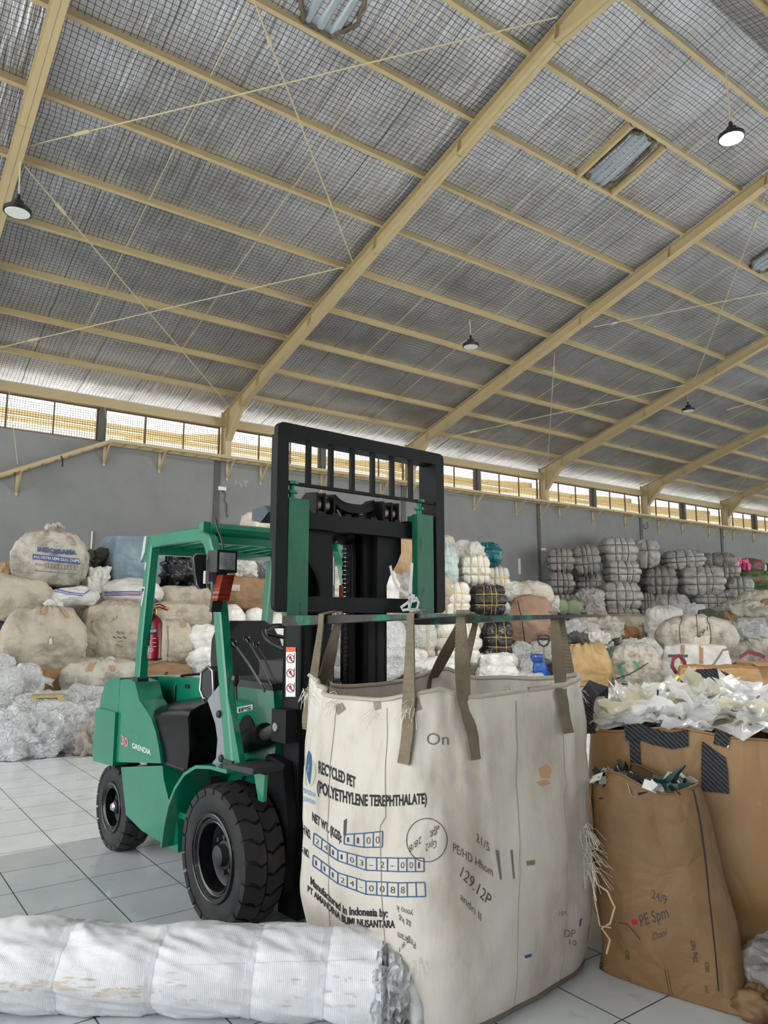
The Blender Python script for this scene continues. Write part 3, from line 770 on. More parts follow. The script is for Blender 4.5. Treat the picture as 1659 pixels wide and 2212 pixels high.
# ---- seat, controls
bm = B()
sv0, sv1 = .36, .86
def seatpan(z, u, w, t): return [P(u, CV-w, z), P(u, CV+w, z), P(u-t, CV+w, z), P(u-t, CV-w, z)]
loft(bm, [seatpan(1.10, -.60, .24, .13), seatpan(1.30, -.66, .245, .11), seatpan(1.42, -.70, .23, .09), seatpan(1.50, -.725, .19, .08), seatpan(1.54, -.74, .13, .06)])
SB = fpart('seat_backrest', bm, M_vinyl, bevel=.028, seg=3, smooth=60)
bm = B(); loft(bm, [seatpan(1.20, -.645, .20, .02), seatpan(1.40, -.685, .20, .02)]); fpart('back_cushion', bm, M_vinyl, SB, bevel=.009)
bm = B(); ubox(bm, -.66, -.18, CV-.25, CV+.25, 1.06, 1.19); fpart('seat_cushion', bm, M_vinyl, bevel=.04, seg=3, smooth=60)
bm = B(); ubox(bm, -.70, -.2, CV-.2, CV+.2, .98, 1.08); fpart('seat_base', bm, M_black)
pc = [onv(*p, .30) for p in ((436, 1452), (450, 1440), (460, 1450), (462, 1500), (455, 1515), (440, 1508), (433, 1490))]
bm = B(); loft(bm, [[P(u, .30, z) for u, v, z in pc], [P(u, .36, z) for u, v, z in pc]]); BX = fpart('belt_retractor', bm, M_black, bevel=.012)
bm = B(); tube(bm, [P(u, .298, z) for u, v, z in pc], .008, 6, closed=True); fpart('chrome_trim', bm, mat('satin_chrome', (150, 150, 152), .3, .8), BX)
bm = B(); c = (-.21, CV, 1.43); ax = Vector(P(.45, 0, .9)).normalized(); x, y = frame_at(ax)
tube(bm, [Vector(P(*c))+(x*math.cos(2*PI*i/36)+y*math.sin(2*PI*i/36))*.175 for i in range(36)], .016, 8, closed=True); SW = fpart('steering_wheel', bm, M_black)
bm = B(); cyl(bm, Vector(P(*c))-ax*.02, Vector(P(*c))+ax*.02, .045)
for i in range(3): bar(bm, P(*c), Vector(P(*c))+(x*math.cos(2*PI*i/3+.5)+y*math.sin(2*PI*i/3+.5))*.17, .03, .012, ax)
fpart('spokes', bm, M_black, SW)
bm = B(); cyl(bm, Vector(P(*c)), P(.05, CV, 1.15), .045); fpart('steering_column', bm, M_black)
bm = B(); ubox(bm, -.32, -.04, .45, .80, 1.19, 1.31); fpart('dashboard', bm, M_black, bevel=.04, seg=3)
for (pa, pb, u0, u1) in (((504, 1389), (572, 1494), -.16, .12), ((533, 1381), (588, 1482), -.16, .12), ((508, 1468), (511, 1512), -.02, -.02), ((553, 1392), (598, 1478), -.16, .1)):
    p, q = onu(*pa, u0), onu(*pb, u1)
    bm = B(); m1 = tuple((a+b)/2+(.012 if i == 2 else 0) for i, (a, b) in enumerate(zip(p, q))); tube(bm, [P(*p), P(*m1), P(*q)], .007, 6); LV_ = fpart('control_lever', bm, M_black)
    d = (Vector(P(*q))-Vector(P(*p))).normalized()
    bm = B(); lathe(bm, [(-.028, .001), (-.024, .014), (-.005, .022), (.015, .019), (.035, .009)], P(*p), d, 14, close=True); fpart('lever_knob', bm, mat('gloss_black_knob', (12, 12, 13), .12), LV_)

# ---- mast
MA = bpy.data.objects.new('mast', None); COL.objects.link(MA); MA.parent = FKL
def chan(v, w, u0, u1, z0, z1, name):
    bm = B(); s = 1 if v < CV else -1       # C channel open towards the middle
    a, b = v, v+s*w
    ubox(bm, u0, u1, a, a+s*.02, z0, z1); ubox(bm, u0, u0+.022, a, b, z0, z1); ubox(bm, u1-.022, u1, a, b, z0, z1)
    return fpart(name, bm, M_mast, MA, smooth=0, bevel=.003)
for s in (0, 1):
    vv = (lambda q: q) if s == 0 else mir
    o = chan(vv(.312), .115, .145, .315, .06, 2.08, 'outer_channel')
    if s == 0: OUTER = o
    chan(vv(.405), .07, .18, .345, .10, 2.16, 'inner_channel')
    bm = B(); cyl(bm, P(.11, vv(.44), .15), P(.11, vv(.44), 1.55), .04, n=18); LC = fpart('lift_cylinder', bm, M_mast, MA)
    bm = B(); cyl(bm, P(.11, vv(.44), 1.5), P(.11, vv(.44), 2.05), .026, n=16); fpart('chrome_rod', bm, M_chrome, LC)
for z0, z1, u0 in ((2.02, 2.10, .12), (.40, .50, .145), (.06, .14, .145)):
    bm = B(); ubox(bm, u0, u0+.03, .31, mir(.31), z0, z1); fpart('cross_member', bm, M_mast, MA, smooth=0)
bm = B(); prism(bm, [(.19, 2.08), (.19, 2.16), (.22, 2.16), (.22, 2.08)], .41, mir(.41)); fpart('inner_cross_member', bm, M_mast, MA, bevel=.006)
# lift chains: rows of link plates
for v in (.535, .655):
    bm = B()
    for i in range(44):
        z = .92+i*.0245
        w = .016 if i % 2 else .011
        box(bm, (v-w, -.255, z), (v+w, -.235, z+.021))
    CH = fpart('lift_chain', bm, mat('oily_chain', (20, 20, 21), .35, .6), MA, smooth=0)
    bm = B(); cyl(bm, P(.245, v-.025, 2.03), P(.245, v+.025, 2.03), .06, n=22); fpart('chain_sheave', bm, M_mast, MA)
bm = B(); cyl(bm, P(.20, .595, .3), P(.20, .595, 1.9), .016, n=12); fpart('free_lift_rod', bm, M_chrome, MA)
for v in (.70, .725): bm = B(); tube(bm, [P(.24, v, .9), P(.24, v, 1.4), P(.24, v, 1.9), P(.23, v-.01, 2.02)], .010, 7); fpart('hydraulic_hose', bm, M_black, MA)
bm = B(); ubox(bm, .235, .25, .62, .64, 1.66, 1.74); fpart('orange_tag', bm, M_orange, MA)
# lower mast mount
for s in (0, 1):
    vv = (lambda q: q) if s == 0 else mir
    bm = B(); prism(bm, [(.03, .70), (.10, .84), (.25, .82), (.31, .55), (.29, .20), (.10, .18), (.06, .45)], vv(.25), vv(.308)); fpart('mast_mount', bm, M_mast, MA, bevel=.02)
bm = B(); prism(bm, [(.03, 2.09), (.03, 2.15), (.16, 2.16), (.20, 2.12), (.12, 2.07)], .165, .34); fpart('top_bracket', bm, mat('blue_grey_steel', (62, 72, 82), .5, .3), MA, bevel=.005)

# ---- carriage, backrest, forks
CA = bpy.data.objects.new('carriage', None); COL.objects.link(CA); CA.parent = FKL
bm = B(); ubox(bm, .395, .445, .10, mir(.10), 2.015, 2.10)
for i in range(9): ubox(bm, .395, .445, .23+i*.09, .27+i*.09, 2.10, 2.113)
fpart('upper_fork_bar', bm, M_mast, CA, smooth=0, bevel=.003)
bm = B(); ubox(bm, .395, .445, .10, mir(.10), 1.585, 1.665); fpart('lower_fork_bar', bm, M_mast, CA, smooth=0, bevel=.004)
for s in (0, 1):
    vv = (lambda q: q) if s == 0 else mir
    pl_ = [(.27, 2.03), (.45, 2.03), (.455, 1.64), (.395, 1.64), (.39, 1.72), (.36, 1.79), (.30, 1.87), (.27, 1.93)]
    bm = B(); lo = [P(.36, vv(v), z) for v, z in pl_]; hi = [P(.395, vv(v), z) for v, z in pl_]; loft(bm, [lo, hi]); fpart('side_plate', bm, M_mast, CA, bevel=.004)
    bm = B()
    for v in (.33, .385): cyl(bm, P(.36, vv(v), 2.155), P(.36, vv(v+.028), 2.155), .058, n=26)
    fpart('hose_sheave', bm, mat('worn_steel', (96, 88, 80), .35, .8), CA)
    for v in (.315, .366, .43): 
        bm = B(); prism(bm, [(.29, 2.09), (.29, 2.20), (.33, 2.225), (.43, 2.215), (.43, 2.09)], vv(v), vv(v+.011)); fpart('sheave_bracket', bm, M_mast, CA, smooth=0)
    bm = B(); prism(bm, [(.30, 2.09), (.30, 2.20), (.36, 2.19), (.43, 2.10)], vv(.47), vv(.485)); fpart('gusset_plate', bm, M_mast, CA, smooth=0)
n_ = 16
bm = B(); crv = []
for i in range(n_+1):
    v = .47+(mir(.47)-.47)*i/n_; crv.append((v, 2.135+.04*(abs(i/n_-.5)*2)**3))
rings = [[P(.31, v, z), P(.39, v, z), P(.39, v, z+.05), P(.31, v, z+.05)] for v, z in crv]; loft(bm, rings); fpart('hose_guard', bm, M_mast, CA)

BR = bpy.data.objects.new('load_backrest', None); COL.objects.link(BR); BR.parent = FKL
def rrect_post(v0, v1, z0, z1, r, s):
    """outer post with its outer corners rounded"""
    if s == 0: cs = [(v1, z0), (v1, z1)]+[(v0+r-r*math.sin(a), z1-r+r*math.cos(a)) for a in (0, .4, .8, 1.2, PI/2)]+[(v0+r-r*math.cos(a), z0+r-r*math.sin(a)) for a in (0, .4, .8, 1.2, PI/2)]
    else: cs = [(v0, z0), (v0, z1)]+[(v1-r+r*math.sin(a), z1-r+r*math.cos(a)) for a in (0, .4, .8, 1.2, PI/2)]+[(v1-r+r*math.cos(a), z0+r-r*math.sin(a)) for a in (0, .4, .8, 1.2, PI/2)]
    return cs
for s in (0, 1):
    a, b_ = (.020, .088) if s == 0 else (mir(.088), mir(.020))
    cs = rrect_post(a, b_, 1.585, 2.535, .035, s)
    bm = B(); loft(bm, [[P(.47, v, z) for v, z in cs], [P(.505, v, z) for v, z in cs]]); ubox(bm, .36, .47, (b_-.012) if s == 0 else a, b_ if s == 0 else a+.012, 1.95, 2.50)
    fpart('side_post', bm, M_mast, BR, bevel=.004)
bm = B(); ubox(bm, .47, .505, .086, mir(.086), 2.465, 2.535); ubox(bm, .40, .47, .086, mir(.086), 2.465, 2.478); fpart('top_rail', bm, M_mast, BR, bevel=.003)
bm = B(); ubox(bm, .475, .497, .086, mir(.086), 2.222, 2.238); fpart('lower_rail', bm, M_mast, BR)
for i in range(6):
    v = .222+i*.1445
    bm = B(); ubox(bm, .472, .494, v-.0125, v+.0125, 2.235, 2.468); fpart('guard_bar', bm, M_mast, BR, bevel=.002)
for s, (a, b_, ue) in enumerate(((.098, .222, 1.66), (.985, 1.115, 1.635))):
    bm = B()
    zb, zt_ = 1.518, 1.567
    # heel, blade tapering to the tip
    loft(bm, [[P(.455, a, zb), P(.455, b_, zb), P(.455, b_, zt_), P(.455, a, zt_)], [P(.56, a, zb), P(.56, b_, zb), P(.56, b_, zt_), P(.56, a, zt_)],
              [P(1.1, a, zb+.022), P(1.1, b_, zb+.022), P(1.1, b_, zt_+.002), P(1.1, a, zt_+.002)], [P(ue-.12, a+.005, zb+.04), P(ue-.12, b_-.005, zb+.04), P(ue-.12, b_-.005, zt_+.003), P(ue-.12, a+.005, zt_+.003)],
              [P(ue, a+.03, zb+.045), P(ue, b_-.03, zb+.045), P(ue, b_-.03, zt_+.003), P(ue, a+.03, zt_+.003)]])
    F = fpart('fork_blade', bm, M_grease, bevel=.006)
    bm = B(); ubox(bm, .452, .497, a, b_, 1.565, 2.155); ubox(bm, .40, .452, a+.01, b_-.01, 2.105, 2.15); fpart('fork_shank', bm, M_gworn, F, bevel=.007)
    m_ = (a+b_)/2
    bm = B(); lathe(bm, [(0, .016), (.03, .016), (.032, .03), (.045, .03), (.047, .014), (.075, .014), (.077, .034), (.092, .034), (.094, .001)], P(.475, m_-.03, 2.15), (0, 0, 1), 16, close=True); fpart('locking_pin', bm, mat('green_knob', (14, 128, 92), .4), F)

# ---- lettering, stickers: flat prints lying on the machine
def text_mesh(body, bold=0.0, shear=0.0):
    c = bpy.data.curves.new('lettering', 'FONT'); c.body = body; c.size = 1; c.offset = bold; c.shear = shear; c.resolution_u = 3
    o = bpy.data.objects.new('lettering', c); COL.objects.link(o)
    dg = bpy.context.evaluated_depsgraph_get(); me = bpy.data.meshes.new_from_object(o.evaluated_get(dg)); bpy.data.objects.remove(o); bpy.data.curves.remove(c)
    return me
def bvh_of(objs):
    V, F = [], []
    for o in objs:
        k = len(V); M = o.matrix_world
        V += [M @ v.co for v in o.data.vertices]; F += [[i+k for i in p.vertices] for p in o.data.polygons]
    return BVHTree.FromPolygons(V, F)
def decal(name, polys_or_mesh, place, tree, m, parent, off=.002, split=None):
    """print a flat design on a surface: place(s, t) is the photographed pixel where the point (s, t) of the design lies"""
    if isinstance(polys_or_mesh, bpy.types.Mesh): V = [tuple(v.co[:2]) for v in polys_or_mesh.vertices]; F = [tuple(p.vertices) for p in polys_or_mesh.polygons]
    else: V, F = polys_or_mesh
    inv = parent.matrix_world.inverted()
    out = []; ok = []
    for s, t in V:
        x, y = place(s, t); d = Vector(ray(x, y)).normalized()
        h, n, i, dist = tree.ray_cast(Vector(CAM), d)
        if h is None: out.append((0, 0, 0)); ok.append(False); continue
        if n.dot(d) > 0: n = -n
        out.append(inv @ (h+n*off)); ok.append(True)
    F = [f for f in F if all(ok[i] for i in f)]
    # a facet that straddles an edge of the surface is left out
    F = [f for f in F if max((Vector(out[f[i]])-Vector(out[f[i-1]])).length for i in range(len(f))) < .25]
    if not F: return None
    me = bpy.data.meshes.new(name); me.from_pydata([tuple(p) for p in out], [], F); me.validate()
    return link(name, me, m, parent, smooth=0)
def ptext(body, p0, p1, h0, h1, tree, m, parent, name='lettering', bold=0.0, upx=0.0, off=.002, sub=0):
    """text whose base line runs from pixel p0 to p1, h0 and h1 pixels tall at its ends"""
    me = text_mesh(body, bold)
    if not len(me.vertices): return None
    if sub:
        b = bmesh.new(); b.from_mesh(me); bmesh.ops.triangulate(b, faces=b.faces[:]); bmesh.ops.subdivide_edges(b, edges=[e for e in b.edges if e.calc_length() > .25], cuts=sub, use_grid_fill=False); b.to_mesh(me); b.free()
    xs = [v.co.x for v in me.vertices]
    x0, x1 = min(xs), max(xs); cap = .72
    line = list(p0) if isinstance(p0[0], (tuple, list)) else [p0, p1]
    if p1 == 'auto': line = [p0, (p0[0]+h0*(x1-x0)/cap*.8, p0[1])]
    tot = [0]
    for a, b in zip(line[:-1], line[1:]): tot.append(tot[-1]+math.hypot(b[0]-a[0], b[1]-a[1]))
    def place(s, t):
        f = (s-x0)/(x1-x0); hh = h0+(h1-h0)*f; g = t/cap
        L = f*tot[-1]; i = 0
        while i < len(tot)-2 and L > tot[i+1]: i += 1
        q = (L-tot[i])/max(tot[i+1]-tot[i], 1e-6); a, b = line[i], line[i+1]
        return a[0]+(b[0]-a[0])*q+upx*g, a[1]+(b[1]-a[1])*q-hh*g
    return decal(name, me, place, tree, m, parent, off)
def ppoly(pts, tree, m, parent, name, off=.002, cuts=3):
    b = bmesh.new(); f = b.faces.new([b.verts.new((x, y, 0)) for x, y in pts])
    bmesh.ops.triangulate(b, faces=[f]); bmesh.ops.subdivide_edges(b, edges=b.edges[:], cuts=cuts, use_grid_fill=True)
    b.verts.index_update(); V = [tuple(v.co[:2]) for v in b.verts]; F = [tuple(v.index for v in fc.verts) for fc in b.faces]; b.free()
    return decal(name, (V, F), lambda s, t: (s, t), tree, m, parent, off)
def pline(pts, w, tree, m, parent, name='pen_mark', off=.002, step=6):
    """a pen line w pixels wide through the given pixels"""
    P_ = [Vector(p) for p in pts]; Q = [P_[0]]
    for a, b in zip(P_[:-1], P_[1:]):
        n = max(1, int((b-a).length/step)); Q += [a.lerp(b, i/n) for i in range(1, n+1)]
    V, F = [], []
    for i, p in enumerate(Q):
        d = Q[min(i+1, len(Q)-1)]-Q[max(i-1, 0)]; n = Vector((-d.y, d.x)).normalized()*w/2 if d.length > 0 else Vector((w/2, 0))
        V += [tuple(p-n), tuple(p+n)]
        if i: F.append((2*i-2, 2*i-1, 2*i+1, 2*i))
    return decal(name, (V, F), lambda s, t: (s, t), tree, m, parent, off)
def prect_outline(x0, y0, x1, y1): return [(x0, y0), (x1, y0), (x1, y1), (x0, y1), (x0, y0)]

bpy.context.view_layer.update()
T = bvh_of([SIDE])
ptext('GRENDIA', (286, 1615), (326, 1631), 11, 12, T, M_inkw, FKL, 'maker_lettering', .01)
ptext('30', (262, 1607), (277, 1614), 20, 20, T, mat('pink_red_numeral', (196, 120, 128), .5), FKL, 'capacity_numeral', .03)
T = bvh_of([COWL])
ppoly([(513, 1528), (547, 1521), (547, 1533), (513, 1541)], T, M_silver, FKL, 'model_plate', .003)
ptext('IPS', (517, 1538), (544, 1532.5), 8, 8, T, M_ink, FKL, 'plate_lettering', .03, off=.005)
T = bvh_of([OUTER])
ppoly([(619, 1398), (640, 1398), (639, 1505), (618, 1505)], T, M_inkw, FKL, 'warning_sticker', .003)
ppoly([(619.5, 1398), (640, 1398), (640, 1408), (619.5, 1408)], T, M_orange, FKL, 'warning_header', .005)
for cy in (1423, 1454, 1486):
    ring = [(629+8*math.cos(a*PI/10), cy+9*math.sin(a*PI/10)) for a in range(21)]
    pline(ring, 1.8, T, M_red, FKL, 'prohibition_sign', .005); pline([(624, cy-6), (634, cy+6)], 1.8, T, M_red, FKL, 'prohibition_bar', .006)
    pline([(630, cy-6), (628, cy), (632, cy+5)], 2.2, T, M_ink, FKL, 'pictogram', .0055); pline([(626, cy+1), (632, cy-1)], 1.6, T, M_ink, FKL, 'pictogram', .0055)
    pline([(638, cy-12), (636, cy+9)], 1.0, T, M_ink, FKL, 'pictogram', .0055)
T = bvh_of([RPOST])
for (a, b_) in (((306, 1217), (299, 1252)), ((303, 1270), (296, 1306))):
    ppoly([(a[0], a[1]-2), (a[0]+11, a[1]-2), (b_[0]+11, b_[1]+2), (b_[0]-1, b_[1]+2)], T, M_silver, FKL, 'reflector_strip', .002)
    for i in range(4):
        f0, f1 = i/4+.03, (i+1)/4-.03; x = lambda f: a[0]+(b_[0]-a[0])*f; y = lambda f: a[1]+(b_[1]-a[1])*f
        ppoly([(x(f0)+1.8, y(f0)), (x(f0)+9.2, y(f0)), (x(f1)+9.2, y(f1)), (x(f1)+1.8, y(f1))], T, M_ink, FKL, 'reflector_square', .004, 1)

# ---- fire extinguisher strapped to the rear pillar
c = onv(330, 1427, .20); ex = thing('fire_extinguisher', 'red fire extinguisher strapped upright to the rear pillar of the forklift', 'fire extinguisher', fw(c[0], .20, c[2]), FA)
M_ext = mat('extinguisher_red', (150, 14, 34), .3, 0, coat=.3)
bm = B(); lathe(bm, [(0, .042), (.006, .054), (.25, .054), (.28, .04), (.30, .016), (.31, .016)], (0, 0, 0), (0, 0, 1), 28); body_ = obj('cylinder', bm, M_ext, ex, smooth=50)
bm = B(); cyl(bm, (0, 0, .30), (0, 0, .345), .014, n=12); VL = obj('valve', bm, mat('brass', (190, 150, 70), .3, .8), ex)
bm = B(); box(bm, (-.02, -.012, .335), (.0, .012, .37)); obj('safety_pin_tag', bm, mat('yellow_tag', (220, 200, 90), .5), VL)
for z, e in ((.345, .09), (.365, .075)): bm = B(); tube(bm, [(-.01, 0, z), (.03, 0, z+.012), (e, 0, z-.008)], .006, 6); obj('squeeze_handle', bm, M_ext, ex)
bm = B(); tube(bm, [(-.01, -.01, .34), (-.045, -.02, .33), (-.05, -.03, .26), (-.047, -.03, .1)], .007, 6); obj('hose', bm, M_black, ex)
bm = B(); tube(bm, [(.058*math.cos(a), .058*math.sin(a), .012) for a in [i*PI/8 for i in range(16)]], .004, 5, closed=True); obj('mount_ring', bm, M_black, ex)
bpy.context.view_layer.update()
T = bvh_of([body_])
ppoly([(317, 1358), (339, 1358), (338, 1366), (328, 1372), (316, 1366)], T, mat('navy_label', (24, 36, 80), .5), ex, 'label_band', .001)
ptext('POWDER', (317, 1367), (338, 1365), 6, 6, T, M_inkw, ex, 'label_lettering', .02, off=.003)
ptext('HARVEST', (322.5, 1411), (326, 1380), -5, -5, T, M_inkw, ex, 'brand_lettering', 0, upx=-5, off=.003)
for y in (1379, 1388, 1397): pline([(329, y), (337, y)], 1.2, T, M_inkw, ex, 'label_text_line', .002)
pline([(328+3*math.cos(i*PI/6), 1404+3.5*math.sin(i*PI/6)) for i in range(13)], 1.0, T, M_inkw, ex, 'label_symbol', .002, 2)
# ================================================================ FOREGROUND SACKS
M_bulk = mat('woven_white_bulk_cloth', (206, 199, 188), .42, 0, (184, 175, 162), 3.4, .35, .7, .35, 11, third=(160, 149, 134), tscale=3.4, tlo=.52, thi=.82, wave=('Z', 160, .06), spec=.45, stretch=(1, 1, .45), rough2=.6)
M_hem = mat('hem_cloth', (176, 166, 150), .7)
M_web = mat('khaki_webbing', (122, 110, 90), .8, 0, (104, 92, 74), 12, wave=('X', 90, .5), bump=.1)
M_blue = mat('blue_print', (44, 84, 122), .7)
M_bluel = mat('pale_blue_print', (96, 150, 182), .7)
M_olive = mat('pale_green_print', (168, 178, 150), .7)
M_pen = mat('marker_pen', (62, 60, 60), .8)
M_penl = mat('faint_pen', (104, 100, 98), .8)
M_thread = mat('frayed_thread', (226, 222, 212), .5)

def se(t, p): c, s = math.cos(t), math.sin(t); return math.copysign(abs(c)**(2/p), c), math.copysign(abs(s)**(2/p), s)

# ---- the printed bulk bag hanging from the forks
BAG = thing('bulk_bag', 'large worn white bulk bag with printed lettering, hung by four loops from the forks', 'bulk bag', fw(1.02, .66, 0), FA)
NU, NZ = 150, 70
rows = []
ang = np.array([2*PI*i/NU for i in range(NU)])
def rim(t):
    """rim height around the bag: pulled up at the corners, sagging between"""
    return 1.272-.055*abs(math.cos(2*t))**1.2+.012*math.sin(5*t+1)+.03*max(0, math.sin(t*1.0+.9))
V = []
for j in range(NZ+1):
    f = j/NZ
    for i in range(NU):
        t = ang[i]
        zr = rim(t); z = .015+(zr-.015)*f
        k = z/1.3
        p = 4.6-.8*k
        wu = .505+.035*math.sin(PI*min(1, k*1.05))**.8-.02*(1-k)**6-.008*k
        wv = .545+.045*math.sin(PI*min(1, k*1.0))**.8-.02*(1-k)**6-.012*k
        a, b = se(t, p)
        V.append([a*wu, b*wv, z])
V = np.array(V); D_ = V.copy(); D_[:, 2] = 0; D_ /= np.linalg.norm(D_, axis=1)[:, None]
th = np.tile(ang, NZ+1); kz = V[:, 2]/1.33
lift = np.exp(-((np.abs(np.cos(2*th)))/.5)**2)
fold = fbm(np.stack([V[:, 0]*9, V[:, 1]*9, V[:, 2]*1.3], 1), 3, 5)*.012*(kz**1.5)*1.5+fbm(np.stack([V[:, 0]*16, V[:, 1]*16, V[:, 2]*2.2], 1), 2, 9, True)*.006*kz**2
soft = fbm(V*3.2, 3, 11)*.014+fbm(V*9, 2, 15)*.004
hor = fbm(np.stack([V[:, 0]*2, V[:, 1]*2, V[:, 2]*14], 1), 2, 21)*.004*np.exp(-((kz-.12)/.14)**2)
lf = 1+.9*np.exp(-((th-PI*1.25)/.6)**2); V = V+D_*(fold*1.35*lf+soft+hor)[:, None]
bm = B(); vs_ = [bm.verts.new((v, -u, z)) for u, v, z in V]
for j in range(NZ):
    for i in range(NU):
        i2 = (i+1) % NU; bm.faces.new((vs_[j*NU+i], vs_[j*NU+i2], vs_[(j+1)*NU+i2], vs_[(j+1)*NU+i]))
bm.faces.new(vs_[:NU])
CLOTH = obj('bag_cloth', bm, M_bulk, BAG, smooth=180)
hem = [(v, -u, z) for u, v, z in V[-NU:]]
bm = B(); tube(bm, hem, .009, 6, ry=.012, closed=True); obj('rim_hem', bm, M_hem, BAG, smooth=180)
bm = B(); tube(bm, [(v*1.005, -u*1.005, z+.012) for u, v, z in V[:NU]], .010, 6, closed=True); obj('base_seam', bm, mat('brown_grey_cord', (110, 98, 86), .9), BAG, smooth=180)
for u, v in ((.47, -.12), (.47, .18), (-.12, -.53), (.2, -.53), (.47, .42)):      # sewn panel seams
    pts = []
    for j in range(0, NZ-1, 2):
        row = V[j*NU:(j+1)*NU]; q = row[np.argmin(((row[:, :2]-np.array([u*1.12, v*1.06]))**2).sum(1))]; n = np.array([q[0], q[1], 0]); n = n/np.linalg.norm(n); q = q+n*.001; pts.append((q[1], -q[0], q[2]))
    bm = B(); tube(bm, pts, .0022, 4); obj('panel_seam', bm, mat('seam_thread', (150, 140, 124), .9), BAG)
bpy.context.view_layer.update()
TB = bvh_of([CLOTH])
def side_hit(u, z, v=None, face='left'):
    """a point on the bag's cloth at forklift coordinates"""
    if face == 'left': o, d = fw(u, -.6, z), FV
    elif face == 'front': o, d = fw(2.4, v, z), -FU
    elif face == 'right': o, d = fw(u, 2.0, z), -FV
    else: o, d = fw(-.3, v, z), FU
    h, n, i, k = TB.ray_cast(Vector(o), Vector(d))
    if h is None: h = Vector(o)+Vector(d)*.9; n = -Vector(d)
    if n.dot(Vector(d)) > 0: n = -n
    return h, n
def strap(top, face, a, zend, zr=1.25, wt=.020, wb=.036, slant=0.0, fork='L'):
    """one leg of a lifting loop: over the fork at top, down the face; a is u or v of the leg at the rim, slant its drift lower down"""
    sd_top = Vector(FU); sd = Vector(FU) if face in ('left', 'right') else Vector(FV)
    if face == 'back' or face == 'front': sd = -sd if False else sd
    v0, v1 = (.098, .222) if fork == 'L' else (.985, 1.115)
    pts, side = [], []
    m = (v0+v1)/2
    near = v0 if face in ('left',) else v1 if face in ('right',) else m
    pts += [Vector(fw(top, m, 1.585)), Vector(fw(top, near+(-.012 if near == v0 else .012 if near == v1 else 0), 1.572))]
    side += [sd_top*wt, sd_top*wt]
    if near != m: pts.append(Vector(fw(top, near+(-.014 if near == v0 else .014), 1.52))); side.append(sd_top*wt)
    n_ = 7
    zs = [zr-.03-(zr-.03-zend)*i/n_ for i in range(n_+1)]
    hits = []
    for i, z in enumerate(zs):
        aa = a+slant*i/n_
        h, n = side_hit(aa if face in ('left', 'right') else 0, z, aa if face in ('front', 'back') else None, face)
        hits.append(h+n*(.008 if face != 'back' else .006))
    p0 = pts[-1]; h0 = hits[0]
    for f in (.25, .5, .75, .92):
        pts.append(p0.lerp(h0, f)); w_ = wt+(wb-wt)*min(1, f*1.1); side.append((sd_top.lerp(sd, f)).normalized()*w_)
    for h in hits: pts.append(h); side.append(sd*wb)
    bm = B(); ribbon(bm, pts, side, .006); M = BAG.matrix_world.inverted()
    for v in bm.verts: v.co = M @ v.co
    return obj('lifting_strap', bm, M_web, BAG, smooth=60)
strap(.80, 'left', .575, 1.02, slant=-.03)
strap(.84, 'back', .30, 1.08)
strap(1.40, 'left', 1.345, .985, slant=-.01)
strap(1.60, 'front', .30, 1.0, slant=.03)
strap(1.63, 'back', 1.05, 1.10)
strap(.80, 'right', .66, 1.12, fork='R')
strap(1.385, 'front', .86, 1.05, slant=.03, fork='R')
strap(1.37, 'right', 1.36, 1.12, fork='R')
# frayed ends of the weave
def fray(name, spots, seed):
    rnd = random.Random(seed); bm = B()
    M = BAG.matrix_world.inverted()
    for px, py, n, L in spots:
        d = Vector(ray(px, py)).normalized(); h, nn, i, k = TB.ray_cast(Vector(CAM), d)
        if h is None: h = Vector(CAM)+d*2.9; nn = -d
        if nn.dot(d) > 0: nn = -nn
        for q in range(n):
            o = h+Vector([rnd.gauss(0, .012) for _ in range(3)]); e = (nn*.6+Vector([rnd.gauss(0, .7) for _ in range(3)])+Vector((0, 0, -.3))).normalized()
            l = L*rnd.uniform(.5, 1.2)
            tube(bm, [M @ o, M @ (o+e*l*.5+Vector((0, 0, .01))), M @ (o+e*l+Vector((0, 0, -.02)))], .0009, 3)
    o = obj(name, bm, M_thread, BAG); o['kind'] = 'stuff'; return o
fray('frayed_threads', [(662, 1500, 22, .05), (700, 1478, 14, .06), (730, 1520, 22, .07), (812, 1545, 14, .06), (890, 1530, 26, .06), (740, 1492, 16, .05), (1100, 1487, 14, .05), (1225, 1470, 18, .06), (1247, 1500, 14, .05),
    (1262, 1795, 40, .08), (1268, 1840, 40, .10), (1266, 1870, 26, .1), (905, 2080, 14, .06)], 3)
